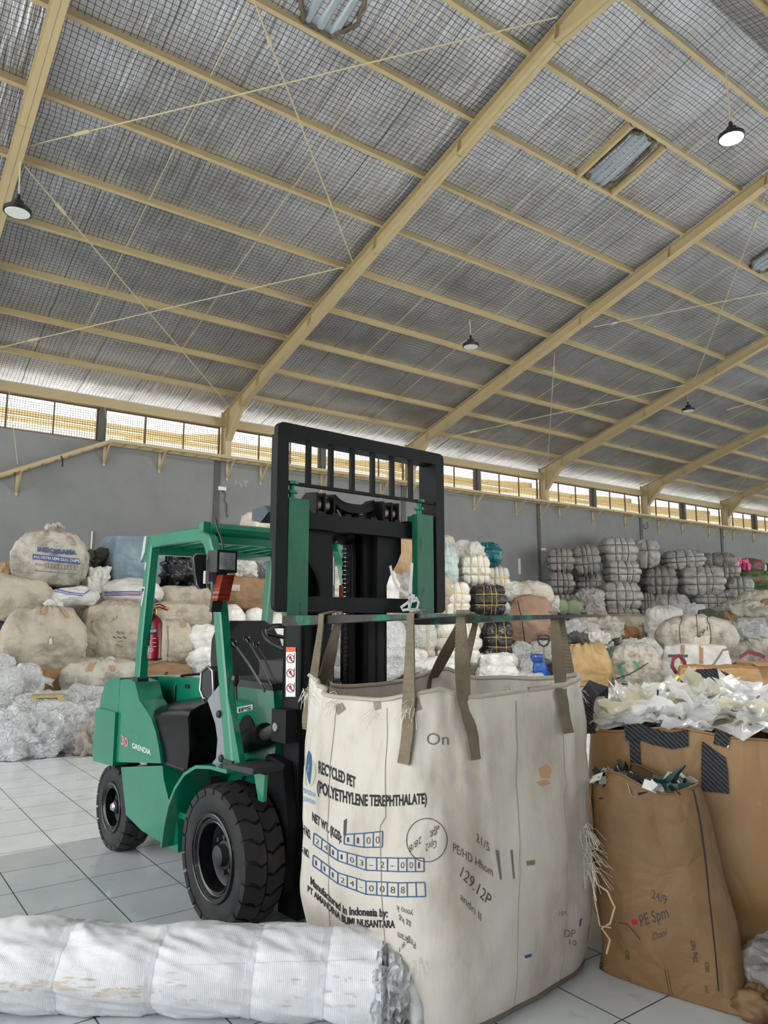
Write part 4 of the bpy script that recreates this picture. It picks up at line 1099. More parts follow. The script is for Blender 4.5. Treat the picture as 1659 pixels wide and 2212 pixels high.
# torn holes near the rim, stains
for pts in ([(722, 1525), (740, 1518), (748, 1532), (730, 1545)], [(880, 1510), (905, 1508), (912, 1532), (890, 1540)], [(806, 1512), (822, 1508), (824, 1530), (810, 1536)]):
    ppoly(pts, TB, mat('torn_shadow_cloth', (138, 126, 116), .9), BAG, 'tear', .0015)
for pts, m in (([(1162, 1660), (1180, 1650), (1192, 1662), (1186, 1682), (1168, 1680)], mat('orange_stain', (190, 152, 108), .8)), ([(1155, 1690), (1180, 1683), (1190, 1692), (1172, 1700)], mat('orange_stain', (190, 152, 108), .8)),
    ([(974, 1668), (981, 1668), (981, 1690), (975, 1690)], mat('pink_scuff', (186, 160, 172), .7)), ([(1004, 1660), (1012, 1662), (1012, 1690), (1006, 1692)], mat('pink_scuff', (186, 160, 172), .7)),
    ([(1133, 2064), (1148, 2060), (1148, 2066), (1134, 2070)], mat('blue_smear', (50, 76, 150), .6)), ([(1253, 1985), (1257, 1983), (1254, 2000), (1251, 2000)], mat('blue_smear', (50, 76, 150), .6)),
    ([(1136, 1860), (1156, 1857), (1155, 1868), (1138, 1870)], mat('moss_stain', (120, 116, 92), .8)), ([(1070, 1836), (1077, 1836), (1084, 1900), (1080, 1900)], mat('scratch_mark', (110, 104, 96), .8)), ([(1102, 1836), (1107, 1836), (1112, 1898), (1108, 1898)], mat('scratch_mark', (110, 104, 96), .8)),
    ([(743, 1772), (750, 1768), (748, 1806), (742, 1804)], mat('fray_patch', (70, 70, 76), .8))):
    ppoly(pts, TB, m, BAG, 'stain', .0015)
# printed lettering
Z = lambda x, y: (600+x*.43402, 1300+y*.43402)      # coordinates measured on an enlarged view
def bt(body, a, b, h0, h1, m=M_ink, bold=.032, upx=0, name='printed_lettering'): return ptext(body, [Z(*q) for q in a] if isinstance(a[0], tuple) else Z(*a), Z(*b), h0*.434, h1*.434, TB, m, BAG, name, bold, upx)
bt('RECYCLED PET', (204, 850), (388, 926), 60, 55)
bt('(POLYETHYLENE TEREPHTHALATE)', [(197, 945), (300, 990), (410, 1014), (560, 1016), (742, 1003)], (0, 0), 60, 52)
bt('NET WT. (KGS):', (173, 1088), (318, 1196), 44, 46)
bt('TCH NO.', (108, 1128), (165, 1184), 42, 44); bt('BAG NO.', (100, 1232), (158, 1276), 36, 38)
bt('Manufactured in Indonesia by:', [(164, 1404), (235, 1468), (300, 1528), (340, 1556), (548, 1568)], (0, 0), 40, 40)
bt('PT AMANDINA BUMI NUSANTARA', [(150, 1440), (225, 1505), (290, 1566), (340, 1602), (440, 1618), (584, 1622)], (0, 0), 32, 38)
bt('AMANDINA', (118, 945), (190, 975), 28, 24, M_bluel, .0); bt('NUSANTARA', (118, 985), (190, 1012), 26, 22, M_bluel, .0)
def cells(pts_top, pts_bot, n, txt):
    tp = [Z(*p) for p in pts_top]; bp = [Z(*p) for p in pts_bot]
    def lerp(P_, f):
        f *= len(P_)-1; i = min(int(f), len(P_)-2); g = f-i; return (P_[i][0]+(P_[i+1][0]-P_[i][0])*g, P_[i][1]+(P_[i+1][1]-P_[i][1])*g)
    pline(tp, 2.6, TB, M_blue, BAG, 'form_line'); pline(bp, 2.6, TB, M_blue, BAG, 'form_line')
    for i in range(n+1): pline([lerp(tp, i/n), lerp(bp, i/n)], 2.4, TB, M_blue, BAG, 'form_line')
    for i, c in enumerate(txt):
        if c == ' ': continue
        a, b = lerp(tp, (i+.3)/n), lerp(bp, (i+.3)/n); c2, d2 = lerp(bp, (i+.72)/n), None
        h = (b[1]-a[1])*.5; y = (b[1]-a[1])*.24; k_ = .45 if c in '1' else .8 if c == '-' else 1
        ptext(c, (b[0], b[1]-y), (b[0]+(c2[0]-b[0])*k_, b[1]+(c2[1]-b[1])*k_-y), h, h, TB, M_pen, BAG, 'handwritten_digit', -.01)
cells([(333, 1157), (430, 1152), (523, 1142)], [(331, 1205), (430, 1222), (521, 1220)], 4, '1100')
cells([(182, 1150), (300, 1236), (440, 1272), (600, 1275), (727, 1275)], [(178, 1205), (300, 1288), (440, 1335), (600, 1342), (729, 1342)], 12, '241103-2-001')
cells([(178, 1260), (300, 1348), (440, 1390), (600, 1398), (732, 1396)], [(175, 1312), (300, 1402), (440, 1455), (600, 1468), (736, 1466)], 12, '11124-0088')
# round emblem: a blue drop between two pale leaves
ppoly([Z(*p) for p in ((155, 738), (168, 760), (172, 810), (166, 870), (160, 910), (150, 880), (142, 830), (146, 770))], TB, M_blue, BAG, 'printed_emblem')
ppoly([Z(*p) for p in ((176, 790), (188, 810), (190, 860), (178, 905), (166, 918), (176, 880))], TB, M_olive, BAG, 'printed_emblem')
ppoly([Z(*p) for p in ((140, 780), (130, 800), (128, 850), (134, 900), (148, 920), (140, 870))], TB, M_olive, BAG, 'printed_emblem')
# handwriting
pline([Z(742+100*math.cos(a*PI/18), 1186+108*math.sin(a*PI/18)) for a in range(37)], 1.6, TB, M_pen, BAG, 'pen_circle')
hw = lambda body, a, b, h, m=M_pen, upx=0: bt(body, a, b, h, h, m, -.005, upx, 'handwriting')
hw('gg', (795, 1135), (758, 1150), -34); hw('Bu', (803, 1112), (778, 1118), -20); hw('Gpr2', (790, 1185), (735, 1205), -40); hw('28/8', (715, 1165), (655, 1215), -36)
hw('21/5', (985, 1190), (1052, 1245), 44); hw('PE/HD Hhom', (872, 1240), (1070, 1366), 44); hw('129.12P', (905, 1365), (1048, 1515), 52, upx=8); hw('andri II', (908, 1480), (1010, 1590), 42)
hw('On', (742, 712), (850, 712), 62, M_penl); hw('10/5', (1398, 1560), (1440, 1562), 24, M_penl); hw('DP', (1425, 1670), (1480, 1668), 40, M_penl); hw('10', (1450, 1705), (1485, 1712), 30, M_penl)
hw('yono k', (672, 1540), (592, 1510), -32); hw('gg kg', (664, 1600), (604, 1562), -30); hw('Pegaram', (686, 1690), (598, 1640), -40); hw('1/8.2', (606, 1745), (652, 1690), 26)

# ---- white woven roll lying across the foreground
a_ = np.array([.664, 3.470, 0]); b__ = np.array([1.845, 2.495, 0]); dr = (b__-a_)/np.linalg.norm(b__-a_); nr = np.array([-dr[1], dr[0], 0])
nr = nr if nr@np.array([.6, .8, 0]) > 0 else -nr
RR = .161
org = a_+nr*.042-dr*.75
LEN = float((b__-a_)@dr)+.75-.005
ROLL = thing('fabric_roll', 'white woven fabric roll lying on the floor along the bottom edge, tied with clear tape', 'fabric roll', org, math.atan2(dr[1], dr[0]))
M_roll = mat('white_woven_roll', (226, 226, 228), .35, 0, (208, 208, 210), 3.0, .4, .7, .25, 10, third=(176, 160, 140), tscale=2.2, tlo=.64, thi=.82, wave=('X', 70, .15), spec=.5, stretch=(.6, 1.2, 1.6))
M_tape = film('clear_tape', (235, 236, 238), .35, .15, .2)
def rollmesh(x0, x1, r, nx, na, amp, seed, squash=.0):
    V, idx = [], []
    for i in range(nx+1):
        x = x0+(x1-x0)*i/nx
        for k in range(na):
            t = 2*PI*k/na; V.append((x, math.cos(t)*r, math.sin(t)*r+r))
    V = np.array(V); D_ = np.stack([0*V[:, 0], V[:, 1], V[:, 2]-r], 1); D_ /= np.linalg.norm(D_, axis=1)[:, None]
    ph = fbm(np.stack([V[:, 0]*3.2+D_[:, 2]*1.4, D_[:, 1]*1.6, D_[:, 2]*1.6], 1), 4, seed)*amp+fbm(np.stack([V[:, 0]*9+D_[:, 2]*5, D_[:, 1]*2.5, D_[:, 2]*2.5], 1), 2, seed+7, True)*amp*.35
    tie = sum(np.exp(-((V[:, 0]-c)/.045)**2) for c in TIES)
    V = V+D_*(ph-.010*tie)[:, None]; V[:, 2] = np.maximum(V[:, 2], .004)
    return V
TIES = [1.00, 1.38, 1.76, 2.04]
nx, na = 220, 90
V = rollmesh(0, LEN, RR, nx, na, .017, 31)
bm = B(); vv_ = [bm.verts.new(p) for p in V]
for i in range(nx):
    for k in range(na):
        k2 = (k+1) % na; bm.faces.new((vv_[i*na+k], vv_[i*na+k2], vv_[(i+1)*na+k2], vv_[(i+1)*na+k]))
bm.faces.new(vv_[:na])
RB = obj('roll_cloth', bm, M_roll, ROLL, smooth=180)
for c in TIES:
    i0 = int(c/LEN*nx)
    bm = B(); rings = []
    for i in (i0-1, i0, i0+1, i0+2):
        ring = V[i*na:(i+1)*na].copy(); cc = np.array([0, 0, RR]); d_ = ring-cc; d_[:, 0] = 0; ring = ring+d_/np.linalg.norm(d_, axis=1)[:, None]*.004; ring[:, 2] = np.maximum(ring[:, 2], .002); ring[:, 0] += .012*np.sin(np.arange(na)/na*2*PI)
        rings.append([tuple(p) for p in ring])
    loft(bm, rings, True, False); obj('tape_band', bm, M_tape, ROLL, smooth=180)
bpy.context.view_layer.update()
TR = bvh_of([RB]); rnd = random.Random(8)
M_st2 = mat('brown_roll_stain', (196, 178, 156), .7, 0, (214, 206, 196), 14); M_st3 = mat('grey_roll_stain', (206, 203, 196), .6)
for q in range(90):
    px = rnd.choice([rnd.uniform(-5, 150), rnd.uniform(120, 330), rnd.uniform(0, 330)]); py = 2136-.05*px+rnd.gauss(0, 7)+(20 if px > 200 else 0); w_, h_ = rnd.uniform(3, 20), rnd.uniform(.8, 3)
    ppoly([(px-w_, py+h_*.2), (px-w_*.4, py-h_), (px+w_*.5, py-h_*.7), (px+w_, py+h_*.3), (px+w_*.2, py+h_)], TR, M_st2, ROLL, 'stain', .0012, 1)
for q in range(26):
    px, py = rnd.gauss(rnd.choice([390, 620, 740]), 22), rnd.uniform(2100, 2175); w_, h_ = rnd.uniform(3, 16), rnd.uniform(1, 4)
    ppoly([(px-w_, py), (px-w_*.3, py-h_), (px+w_*.6, py-h_*.6), (px+w_, py+h_*.4), (px, py+h_)], TR, M_st3, ROLL, 'stain', .0012, 1)
pline([(405, 2084), (500, 2082), (600, 2078), (700, 2076), (790, 2072)], 1.6, TR, M_st3, ROLL, 'cloth_edge')
# the open end: crumpled film and a rolled cloth edge
M_film = film('clear_crumpled_film', (232, 234, 236), .28, .2, .9, 7)
def crumple(cx, cy, cz, rx, ry, rz, n, seed, amp=.35, freq=3.0, flat=None):
    bm = B(); V = []
    for j in range(n+1):
        for i in range(2*n):
            a = 2*PI*i/(2*n); e = -PI/2+PI*j/n; V.append((math.cos(a)*math.cos(e), math.sin(a)*math.cos(e), math.sin(e)))
    V = np.array(V); r = 1+amp*(fbm(V*freq, 4, seed, True)-.3)*.6+amp*.3*fbm(V*freq*.6, 2, seed+3)
    V = V*r[:, None]*np.array([rx, ry, rz])+np.array([cx, cy, cz])
    if flat is not None: V[:, 2] = np.maximum(V[:, 2], flat)
    vs = [bm.verts.new(p) for p in V]
    for j in range(n):
        for i in range(2*n):
            i2 = (i+1) % (2*n)
            bm.faces.new((vs[j*2*n+i], vs[j*2*n+i2], vs[(j+1)*2*n+i2], vs[(j+1)*2*n+i]))
    bmesh.ops.remove_doubles(bm, verts=bm.verts, dist=1e-5)
    return bm
obj('crumpled_end', crumple(LEN+.02, 0, RR*.93, .10, .165, .165, 30, 5, .4, 3.5, .006), M_film, ROLL, smooth=50)
bm = B(); pts = [(LEN+.0+.10*math.sin(f*2.6), -.03-.13*math.cos(f*2.2+.3), RR+.16*math.cos(f*2.3+.45)) for f in [i/14 for i in range(15)]]
pts = [(LEN+.03, -.05, RR+.13), (LEN+.07, -.08, RR+.09), (LEN+.10, -.11, RR+.03), (LEN+.13, -.12, RR-.05), (LEN+.14, -.10, RR-.12), (LEN+.12, -.06, .03)]
tube(bm, pts, .030, 9); obj('rolled_edge', bm, mat('rolled_white_cloth', (214, 214, 212), .5, 0, (190, 190, 186), 6, bump=.5, bscale=30), ROLL, smooth=180)
for i, x in enumerate((.06, .085, .1)):
    bm = B(); tube(bm, [(LEN+x, -.06+.05*i, .03), (LEN+x+.015, -.08+.05*i, .09), (LEN+x, -.05+.05*i, .15)], .012, 6); obj('green_tube_end', bm, mat('grey_green_tube', (120, 138, 120), .4), ROLL)

# ---- tan sack full of dark scraps, leaning beside the bulk bag
M_sack = mat('tan_paper_sack', (128, 97, 62), .62, 0, (108, 80, 50), 3.5, .35, .7, .35, 14, third=(78, 58, 38), tscale=2.2, tlo=.6, thi=.82, crease=.25, cscale=4)
e1 = np.array([.215, -.976, 0]); e2 = np.array([.976, .215, 0])       # along its width, and away from the camera
SK = thing('tan_sack', 'upright tan sack with a black stitched side seam, open and full of dark scraps', 'sack', (2.90, 2.00, 0), math.atan2(e1[1], e1[0]))
def loft_bag(spec, n=72, seed=0, amp=.01, freq=4, vert=.4):
    """spec: [(z, x centre, y centre, half width, half depth, p)]; returns vertices and ring size"""
    V = []
    for z, xc, yc, a, b, p in spec:
        for i in range(n):
            c, s = se(2*PI*i/n, p); V.append((xc+a*c, yc+b*s, z))
    V = np.array(V); m = len(spec)
    C_ = np.repeat(np.array([(s[1], s[2], s[0]) for s in spec]), n, 0); D_ = V-C_; D_ /= np.maximum(np.linalg.norm(D_, axis=1), 1e-6)[:, None]
    V = V+D_*(fbm(V*np.array([freq, freq, freq*vert]), 3, seed)*amp)[:, None]
    return V, n, m
def spline_spec(keys, n):
    out = []
    for i in range(n+1):
        f = i/n*(len(keys)-1); k = min(int(f), len(keys)-2); g = f-k; g = g*g*(3-2*g) if False else g
        p0, p1, p2, p3 = (np.array(keys[max(k-1, 0)]), np.array(keys[k]), np.array(keys[k+1]), np.array(keys[min(k+2, len(keys)-1)]))
        out.append(tuple(.5*((2*p1)+(-p0+p2)*g+(2*p0-5*p1+4*p2-p3)*g*g+(-p0+3*p1-3*p2+p3)*g**3)))
    return out
def skin(V, n, m, cap0=True, cap1=False):
    bm = B(); vs = [bm.verts.new(p) for p in V]
    for j in range(m-1):
        for i in range(n): bm.faces.new((vs[j*n+i], vs[j*n+(i+1) % n], vs[(j+1)*n+(i+1) % n], vs[(j+1)*n+i]))
    if cap0: bm.faces.new(vs[:n][::-1])
    if cap1: bm.faces.new(vs[-n:])
    return bm
keys = [(.004, .035, .06, .33, .05, 2.6), (.10, .015, .12, .305, .135, 2.6), (.25, -.01, .14, .29, .165, 2.8), (.5, -.045, .15, .265, .165, 3), (.68, -.06, .15, .25, .145, 3), (.80, -.075, .15, .245, .13, 3), (.835, -.08, .15, .235, .12, 3)]
V, n, m = loft_bag(spline_spec(keys, 60), 120, 51, .02, 5)
V[:, 2] -= np.where(V[:, 2] > .7, (.03*np.sin(V[:, 0]*14+1)+.05*(V[:, 0] < -.2))*(V[:, 2]-.7)/.13, 0)
SACKB = obj('sack_cloth', skin(V, n, m), M_sack, SK, smooth=180)
bm = B(); tube(bm, [tuple(p) for p in V[-n:]], .006, 5, closed=True); obj('rolled_rim', bm, M_sack, SK, smooth=180)
obj('gathered_corner', crumple(.37, .05, .055, .075, .06, .055, 14, 8, .5, 3, .004), M_sack, SK, smooth=180)
bm = B(); ribbon(bm, [(-.30, .05, .80), (-.285, -.0, .72), (-.31, -.01, .58), (-.33, .0, .45)], (.016, 0, 0), .004); obj('side_tape', bm, mat('tan_tape', (164, 128, 86), .6), SK)
bpy.context.view_layer.update()
TS = bvh_of([SACKB])
S7 = lambda x, y: (1220+x*.36706, 1400+y*.36706)
pline([S7(*p) for p in ((730, 745), (768, 880), (795, 1010), (830, 1260), (850, 1480), (880, 1740), (905, 2020))], 2.6, TS, M_ink, SK, 'stitched_seam')
st = lambda body, a, b, h, m=M_pen, bold=0, upx=0, name='handwriting': ptext(body, S7(*a), S7(*b), h*.367, h*.367, TS, m, SK, name, bold, upx)
M_sp = mat('dark_sack_print', (66, 48, 34), .8)
st('24/9', (512, 1470), (600, 1510), 54); st('PE Spm', (450, 1640), (612, 1585), 72, upx=-6); st('Doni', (520, 1720), (598, 1690), 44)
st('25kg NET', (782, 1850), (764, 1718), 0, M_sp, .01, -26 * .367, 'printed_lettering'); st('EBCX', (385, 1830), (378, 1772), 0, M_sp, .01, -9, 'printed_lettering'); st('EBCX', (852, 1905), (846, 1845), 0, M_sp, 0, -9, 'printed_lettering'); st('POLY', (232, 1895), (222, 1810), 0, M_ink, .02, -8, 'printed_lettering'); st('277', (848, 2030), (842, 1985), 0, M_sp, 0, -7, 'printed_lettering'); st('ALEXT', (410, 2010), (385, 1930), 0, M_sp, 0, -8, 'printed_lettering')
for x in (588, 604): pline([S7(x, 1890), S7(x+40, 2090)], 1.2, TS, M_sp, SK, 'small_print')
ppoly([S7(*p) for p in ((392, 1605), (410, 1592), (430, 1603), (428, 1625), (400, 1628))], TS, mat('red_dot', (150, 20, 30), .6), SK, 'red_stamp')
pline([S7(*p) for p in ((320, 1615), (370, 1625), (410, 1670), (445, 1715))], 2.0, TS, M_sp, SK, 'crease_mark'); ppoly([S7(*p) for p in ((198, 885), (215, 878), (234, 884), (215, 890))], TS, M_ink, SK, 'slit')
ppoly([(1276, 2010), (1288, 2015), (1296, 2060), (1294, 2098), (1280, 2102), (1274, 2080)], TS, mat('dark_teal_print', (30, 44, 48), .7), SK, 'dark_print')
# scraps in its mouth
def scraps(name, parent, area, n, mats, seed, size, up=.8, zf=None, kind='stuff', spread=None, long_=4):
    """uncountable strips and scraps, one object"""
    rnd = random.Random(seed); bm = B(); ms = list(mats)
    for q in range(n):
        x, y = area(rnd); z = zf(x, y); L = size*rnd.uniform(.5, 1.4); w = L/rnd.uniform(2, long_)
        d = Vector((rnd.gauss(0, 1), rnd.gauss(0, 1), rnd.gauss(.15, up))).normalized(); s = d.cross(Vector((rnd.gauss(0, 1), rnd.gauss(0, 1), rnd.gauss(0, 1)))).normalized()*w/2
        c = Vector((x, y, z)); b2 = d.cross(s).normalized()*L*rnd.uniform(-.25, .25)
        pts = [c-d*L/2, c-d*L/6+b2, c+d*L/6+b2*.8, c+d*L/2-b2*.3]; k = len(bm.faces); ribbon(bm, pts, s, .0015)
        bm.faces.ensure_lookup_table(); mi = rnd.randrange(len(ms))
        for f in bm.faces[k:]: f.material_index = mi
    o = obj(name, bm, ms, parent, smooth=0); o['kind'] = kind; return o
M_scr = [mat('black_strip', (36, 36, 38), .35), mat('grey_strip', (120, 120, 116), .4), mat('dark_green_strip', (30, 62, 52), .4), M_white]
scraps('dark_scraps', SK, lambda r: (-.085+r.uniform(-.2, .18), .15+r.uniform(-.10, .1)), 150, M_scr, 4, .11, .6, lambda x, y: .80+.02*math.sin(x*20))
bm = B(); loft(bm, [[(-.02, .1, .80), (.05, .1, .82), (.06, .16, .80), (-.03, .16, .8)], [(.06, .09, .875), (.09, .09, .88), (.09, .13, .87), (.06, .12, .87)], [(.13, .09, .925), (.135, .09, .925), (.135, .1, .92), (.13, .1, .92)]]); obj('green_scrap', bm, M_scr[2], SK)

# ---- big brown bulk bag heaped with white plastic offcuts
M_brn = mat('brown_woven_cloth', (160, 124, 80), .5, 0, (140, 106, 64), 2.5, .35, .7, .3, 9, third=(196, 164, 122), tscale=3.0, tlo=.58, thi=.78, stretch=(1, 1, .5), crease=.25, cscale=3)
M_herr = mat('black_grey_herringbone', (40, 41, 46), .7, 0, (112, 112, 116), 60, .45, .55, .2, 60, wave=('DIAGONAL', 60, .9))
def herring(m):
    nt = m.node_tree; N, L = nt.nodes, nt.links; b = N['Principled BSDF']; co = [n for n in N if n.type == 'TEX_COORD'][0]
    w = N.new('ShaderNodeTexWave'); w.bands_direction = 'DIAGONAL'; w.inputs['Scale'].default_value = 26; w.inputs['Distortion'].default_value = 1.5; w.inputs['Detail Scale'].default_value = 3
    L.new(co.outputs['Object'], w.inputs['Vector']); mx = N.new('ShaderNodeMix'); mx.data_type = 'RGBA'; L.new(w.outputs['Fac'], mx.inputs['Factor']); mx.inputs[6].default_value = lin((28, 29, 33)); mx.inputs[7].default_value = lin((92, 93, 98)); L.new(mx.outputs[2], b.inputs['Base Color'])
herring(M_herr)
BD = np.array([.865, .50, 0]); BD /= np.linalg.norm(BD); BE = np.array([BD[1], -BD[0], 0])
D0 = 3.88                                     # distance of its front face
def BBp(x, y, z): return np.array([0, 0, 0])+BD*(D0+y)+BE*x+np.array([0, 0, z])
XL = -.50
BB = thing('brown_bulk_bag', 'big brown woven bulk bag heaped with white plastic offcuts at the right edge', 'bulk bag', BD*D0+BE*.06, math.atan2(BE[1], BE[0]))
hw_, hd_ = .69, .58
keys = [(.005, 0, hd_, hw_*.94, hd_*.94, 5), (.12, 0, hd_, hw_*1.02, hd_*1.02, 5), (.22, 0, hd_, hw_*.985, hd_*1.0, 5), (.36, 0, hd_, hw_*1.03, hd_*1.03, 4.5), (.7, 0, hd_, hw_*1.02, hd_*1.0, 4.5), (.95, 0, hd_, hw_*.985, hd_*.97, 5), (1.015, 0, hd_, hw_*.975, hd_*.96, 5)]
V, n, m = loft_bag(spline_spec(keys, 50), 120, 61, .02, 3.5, .6)
V[:, 2] -= np.where(V[:, 2] > .82, .018*np.sin(V[:, 0]*9+.5)*(V[:, 2]-.82)/.17, 0)
BBC = obj('bag_cloth', skin(V, n, m), M_brn, BB, smooth=180)
bm = B(); tube(bm, [tuple(p) for p in V[-n:]], .007, 5, closed=True); obj('rim_hem', bm, M_brn, BB, smooth=180)
bpy.context.view_layer.update()
TBB = bvh_of([BBC])
def webbing(pix, w, parent, tree, m, name, off=.006, depth=None):
    """a band following pixels on a bag face; where it leaves the cloth it stays at the given depth"""
    pts = []; inv = parent.matrix_world.inverted()
    for p in pix:
        d = Vector(ray(p[0], p[1])); dn = d.normalized(); h, nn, i, k = tree.ray_cast(Vector(CAM), dn) if len(p) < 3 else (None,)*4
        if h is None: dd = p[2] if len(p) > 2 else depth; h = Vector(CAM)+d*(dd/ (d.dot(Vector(BD)))); nn = -dn
        if nn.dot(dn) > 0: nn = -nn
        pts.append((h+nn*off, nn))
    P_ = [q for q, _ in pts]; side = []
    for i in range(len(P_)):
        t = P_[min(i+1, len(P_)-1)]-P_[max(i-1, 0)]; side.append(t.cross(pts[i][1]).normalized()*w/2)
    bm = B(); ribbon(bm, P_, side, .006)
    for v in bm.verts: v.co = inv @ v.co
    return obj(name, bm, m, parent, smooth=60)
webbing([(1352, 1583), (1380, 1580), (1415, 1592), (1450, 1600), (1485, 1594), (1508, 1578), (1545, 1590), (1576, 1598)], .075, BB, TBB, M_herr, 'front_loop', .012, D0)
webbing([(1541, 1578), (1541, 1620), (1543, 1665), (1545, 1711)], .115, BB, TBB, M_herr, 'loop_leg', .009, D0)
webbing([(1371, 1578), (1372, 1610), (1374, 1650)], .05, BB, TBB, M_herr, 'loop_leg', .007, D0)
webbing([(1268, 1585, 3.98), (1262, 1545, 3.98), (1266, 1510, 4.0), (1282, 1485, 4.08), (1298, 1490, 4.2), (1296, 1515, 4.28), (1286, 1545, 4.33)], .085, BB, TBB, M_herr, 'side_loop')
webbing([(1468, 1500, 4.85), (1488, 1472, 4.85), (1512, 1460, 4.85), (1545, 1458, 4.85), (1580, 1475, 4.85)], .08, BB, TBB, M_herr, 'rear_loop')
# the heap: a mound under loose sheets
M_sheet = film('white_plastic_offcut', (252, 252, 251), .03, .12, .3, 4, (246, 245, 240))
M_yel = film('yellowish_plastic_offcut', (242, 238, 214), .15, .16, .3, 4, (232, 226, 194))
def heapz(x, y): return 1.0+.15*max(0, 1-((x-.0)/.8)**2)*max(0, 1-((y-.55)/.66)**2)+.015*math.sin(x*13)*math.cos(y*11)
bm = B(); NX = 60; G = []
for j in range(NX+1):
    row = []
    for i in range(NX+1):
        x = -.64+1.28*i/NX; y = .04+1.08*j/NX
        row.append(bm.verts.new((x, y, heapz(x, y)-.05+.05*float(fbm(np.array([[x*7, y*7, 0.3]]), 3, 77, True)[0]))))
    G.append(row)
for j in range(NX):
    for i in range(NX): bm.faces.new((G[j][i], G[j][i+1], G[j+1][i+1], G[j+1][i]))
obj('offcut_mound', bm, M_sheet, BB, smooth=40)['kind'] = 'stuff'
rnd = random.Random(12); bm = B()
for q in range(300):
    x, y = rnd.uniform(-.62, .62), rnd.uniform(.05, 1.05); c = Vector((x, y, heapz(x, y)+rnd.uniform(-.03, .025)))
    a = rnd.uniform(0, 2*PI); s = rnd.uniform(.05, .13); tl = rnd.gauss(0, .18); d1 = Vector((math.cos(a), math.sin(a), tl))*s; d2 = Vector((-math.sin(a), math.cos(a), rnd.gauss(.03, .2)))*s*rnd.uniform(.4, 1.0)
    cu, cv_, ph = rnd.uniform(-.5, .5)*s, rnd.uniform(-.4, .4)*s, rnd.uniform(0, 6)
    k = len(bm.faces); nn_ = 6
    g = [[bm.verts.new(c+d1*(u_+.18*math.sin(v_*2+ph))+d2*(v_+.22*math.sin(u_*2.4+ph))+Vector((0, 0, cu*u_*u_+cv_*v_*v_+.16*s*math.sin(u_*4+v_*3+ph)+.08*s*math.sin(u_*9+ph*2)))) for u_ in [-1+2*i/nn_ for i in range(nn_+1)]] for v_ in (-1, -.5, 0, .5, 1)]
    for j in range(4):
        for i in range(nn_): bm.faces.new((g[j][i], g[j][i+1], g[j+1][i+1], g[j+1][i]))
    bm.faces.ensure_lookup_table(); mi = 1 if rnd.random() < .16 else 0
    for f in bm.faces[k:]: f.material_index = mi
obj('plastic_offcuts', bm, [M_sheet, M_yel], BB, smooth=50)['kind'] = 'stuff'
# one upright folded white sheet, a black stick and a tie
def hp(px, py, dd): d = Vector(ray(px, py)); return Vector(CAM)+d*(dd/d.dot(Vector(BD)))
inv = BB.matrix_world.inverted()
bm = B(); pl = [(1555, 1545), (1552, 1500), (1556, 1465), (1580, 1456), (1600, 1476), (1622, 1490), (1628, 1540), (1600, 1550)]
f0 = [inv @ hp(x, y, 4.5+.06*(i % 2)) for i, (x, y) in enumerate(pl)]; cc = inv @ hp(1598, 1500, 4.4)
vs2 = [bm.verts.new(p) for p in f0]; cv = bm.verts.new(cc)
for i in range(len(vs2)): bm.faces.new((vs2[i], vs2[(i+1) % len(vs2)], cv))
obj('folded_sheet', bm, M_sheet, BB, smooth=0)
bm = B(); tube(bm, [inv @ hp(1421, 1490, 4.05), inv @ hp(1420, 1530, 4.02), inv @ hp(1417, 1566, 3.98)], .005, 6); tag(obj('black_stick', bm, M_black), 'thin black stick poking out of the white offcuts', 'stick')
bpy.data.objects['black_stick'].matrix_world = BB.matrix_world.copy()
webbing([(1561, 1578), (1565, 1590), (1572, 1612)], .012, BB, TBB, M_white, 'white_tie', .016, D0)
# clear bag lying at the right edge in front
def crumple_thing(name, label, cat, px, py, Y=None, P0=None, r=(.2, .2, .2), n=26, seed=1, m=None, amp=.35, freq=3.0, group=None, flat=True, rz=0):
    p = np.array(P0) if P0 is not None else at(px, py, 1, Y)
    bm = crumple(0, 0, 0, r[0], r[1], r[2], n, seed, amp, freq, (-p[2]+.004) if flat else None)
    o = obj(name, bm, m or M_film, smooth=50, loc=p, rot=(0, 0, rz)); return tag(o, label, cat, group)
p = BD*3.60+BE*.30; CB = thing('clear_plastic_bag', 'clear plastic bag with dark contents lying at the right edge before the brown bag', 'plastic bag', (p[0], p[1], 0), math.atan2(BE[1], BE[0]))
obj('film', crumple(0, 0, .14, .22, .17, .15, 40, 17, .25, 2.4, .004), film('grey_clear_film', (186, 182, 178), .38, .16, .7, 5), CB, smooth=180)
obj('contents', crumple(.06, .02, .13, .12, .1, .09, 16, 18, .2, 3, .01), mat('dark_contents', (70, 70, 78), .6), CB, smooth=180)
# loose white twine hanging on the sack, film scrap in the corner
bm = B(); tw = [(1283, 1880), (1290, 1910), (1312, 1925), (1328, 1960), (1318, 1995), (1300, 2005), (1318, 2030), (1310, 2060)]
tube(bm, [at(x, y, 0, 2.79) for x, y in tw], .004, 5); tube(bm, [at(x, y, 0, 2.785) for x, y in ((1280, 1870), (1284, 1940), (1296, 2000), (1320, 2004))], .003, 5)
tag(obj('twine', bm, mat('pale_twine', (200, 186, 156), .8)), 'frayed pale twine dangling between the white bulk bag and the tan sack', 'twine')
crumple_thing('film_scrap', 'small scrap of clear film on the floor in the bottom right corner', 'film scrap', 0, 0, P0=(2.85, 1.48, .03), r=(.12, .1, .035), n=14, seed=9, m=film('lilac_film', (214, 208, 222), .3), amp=.6)

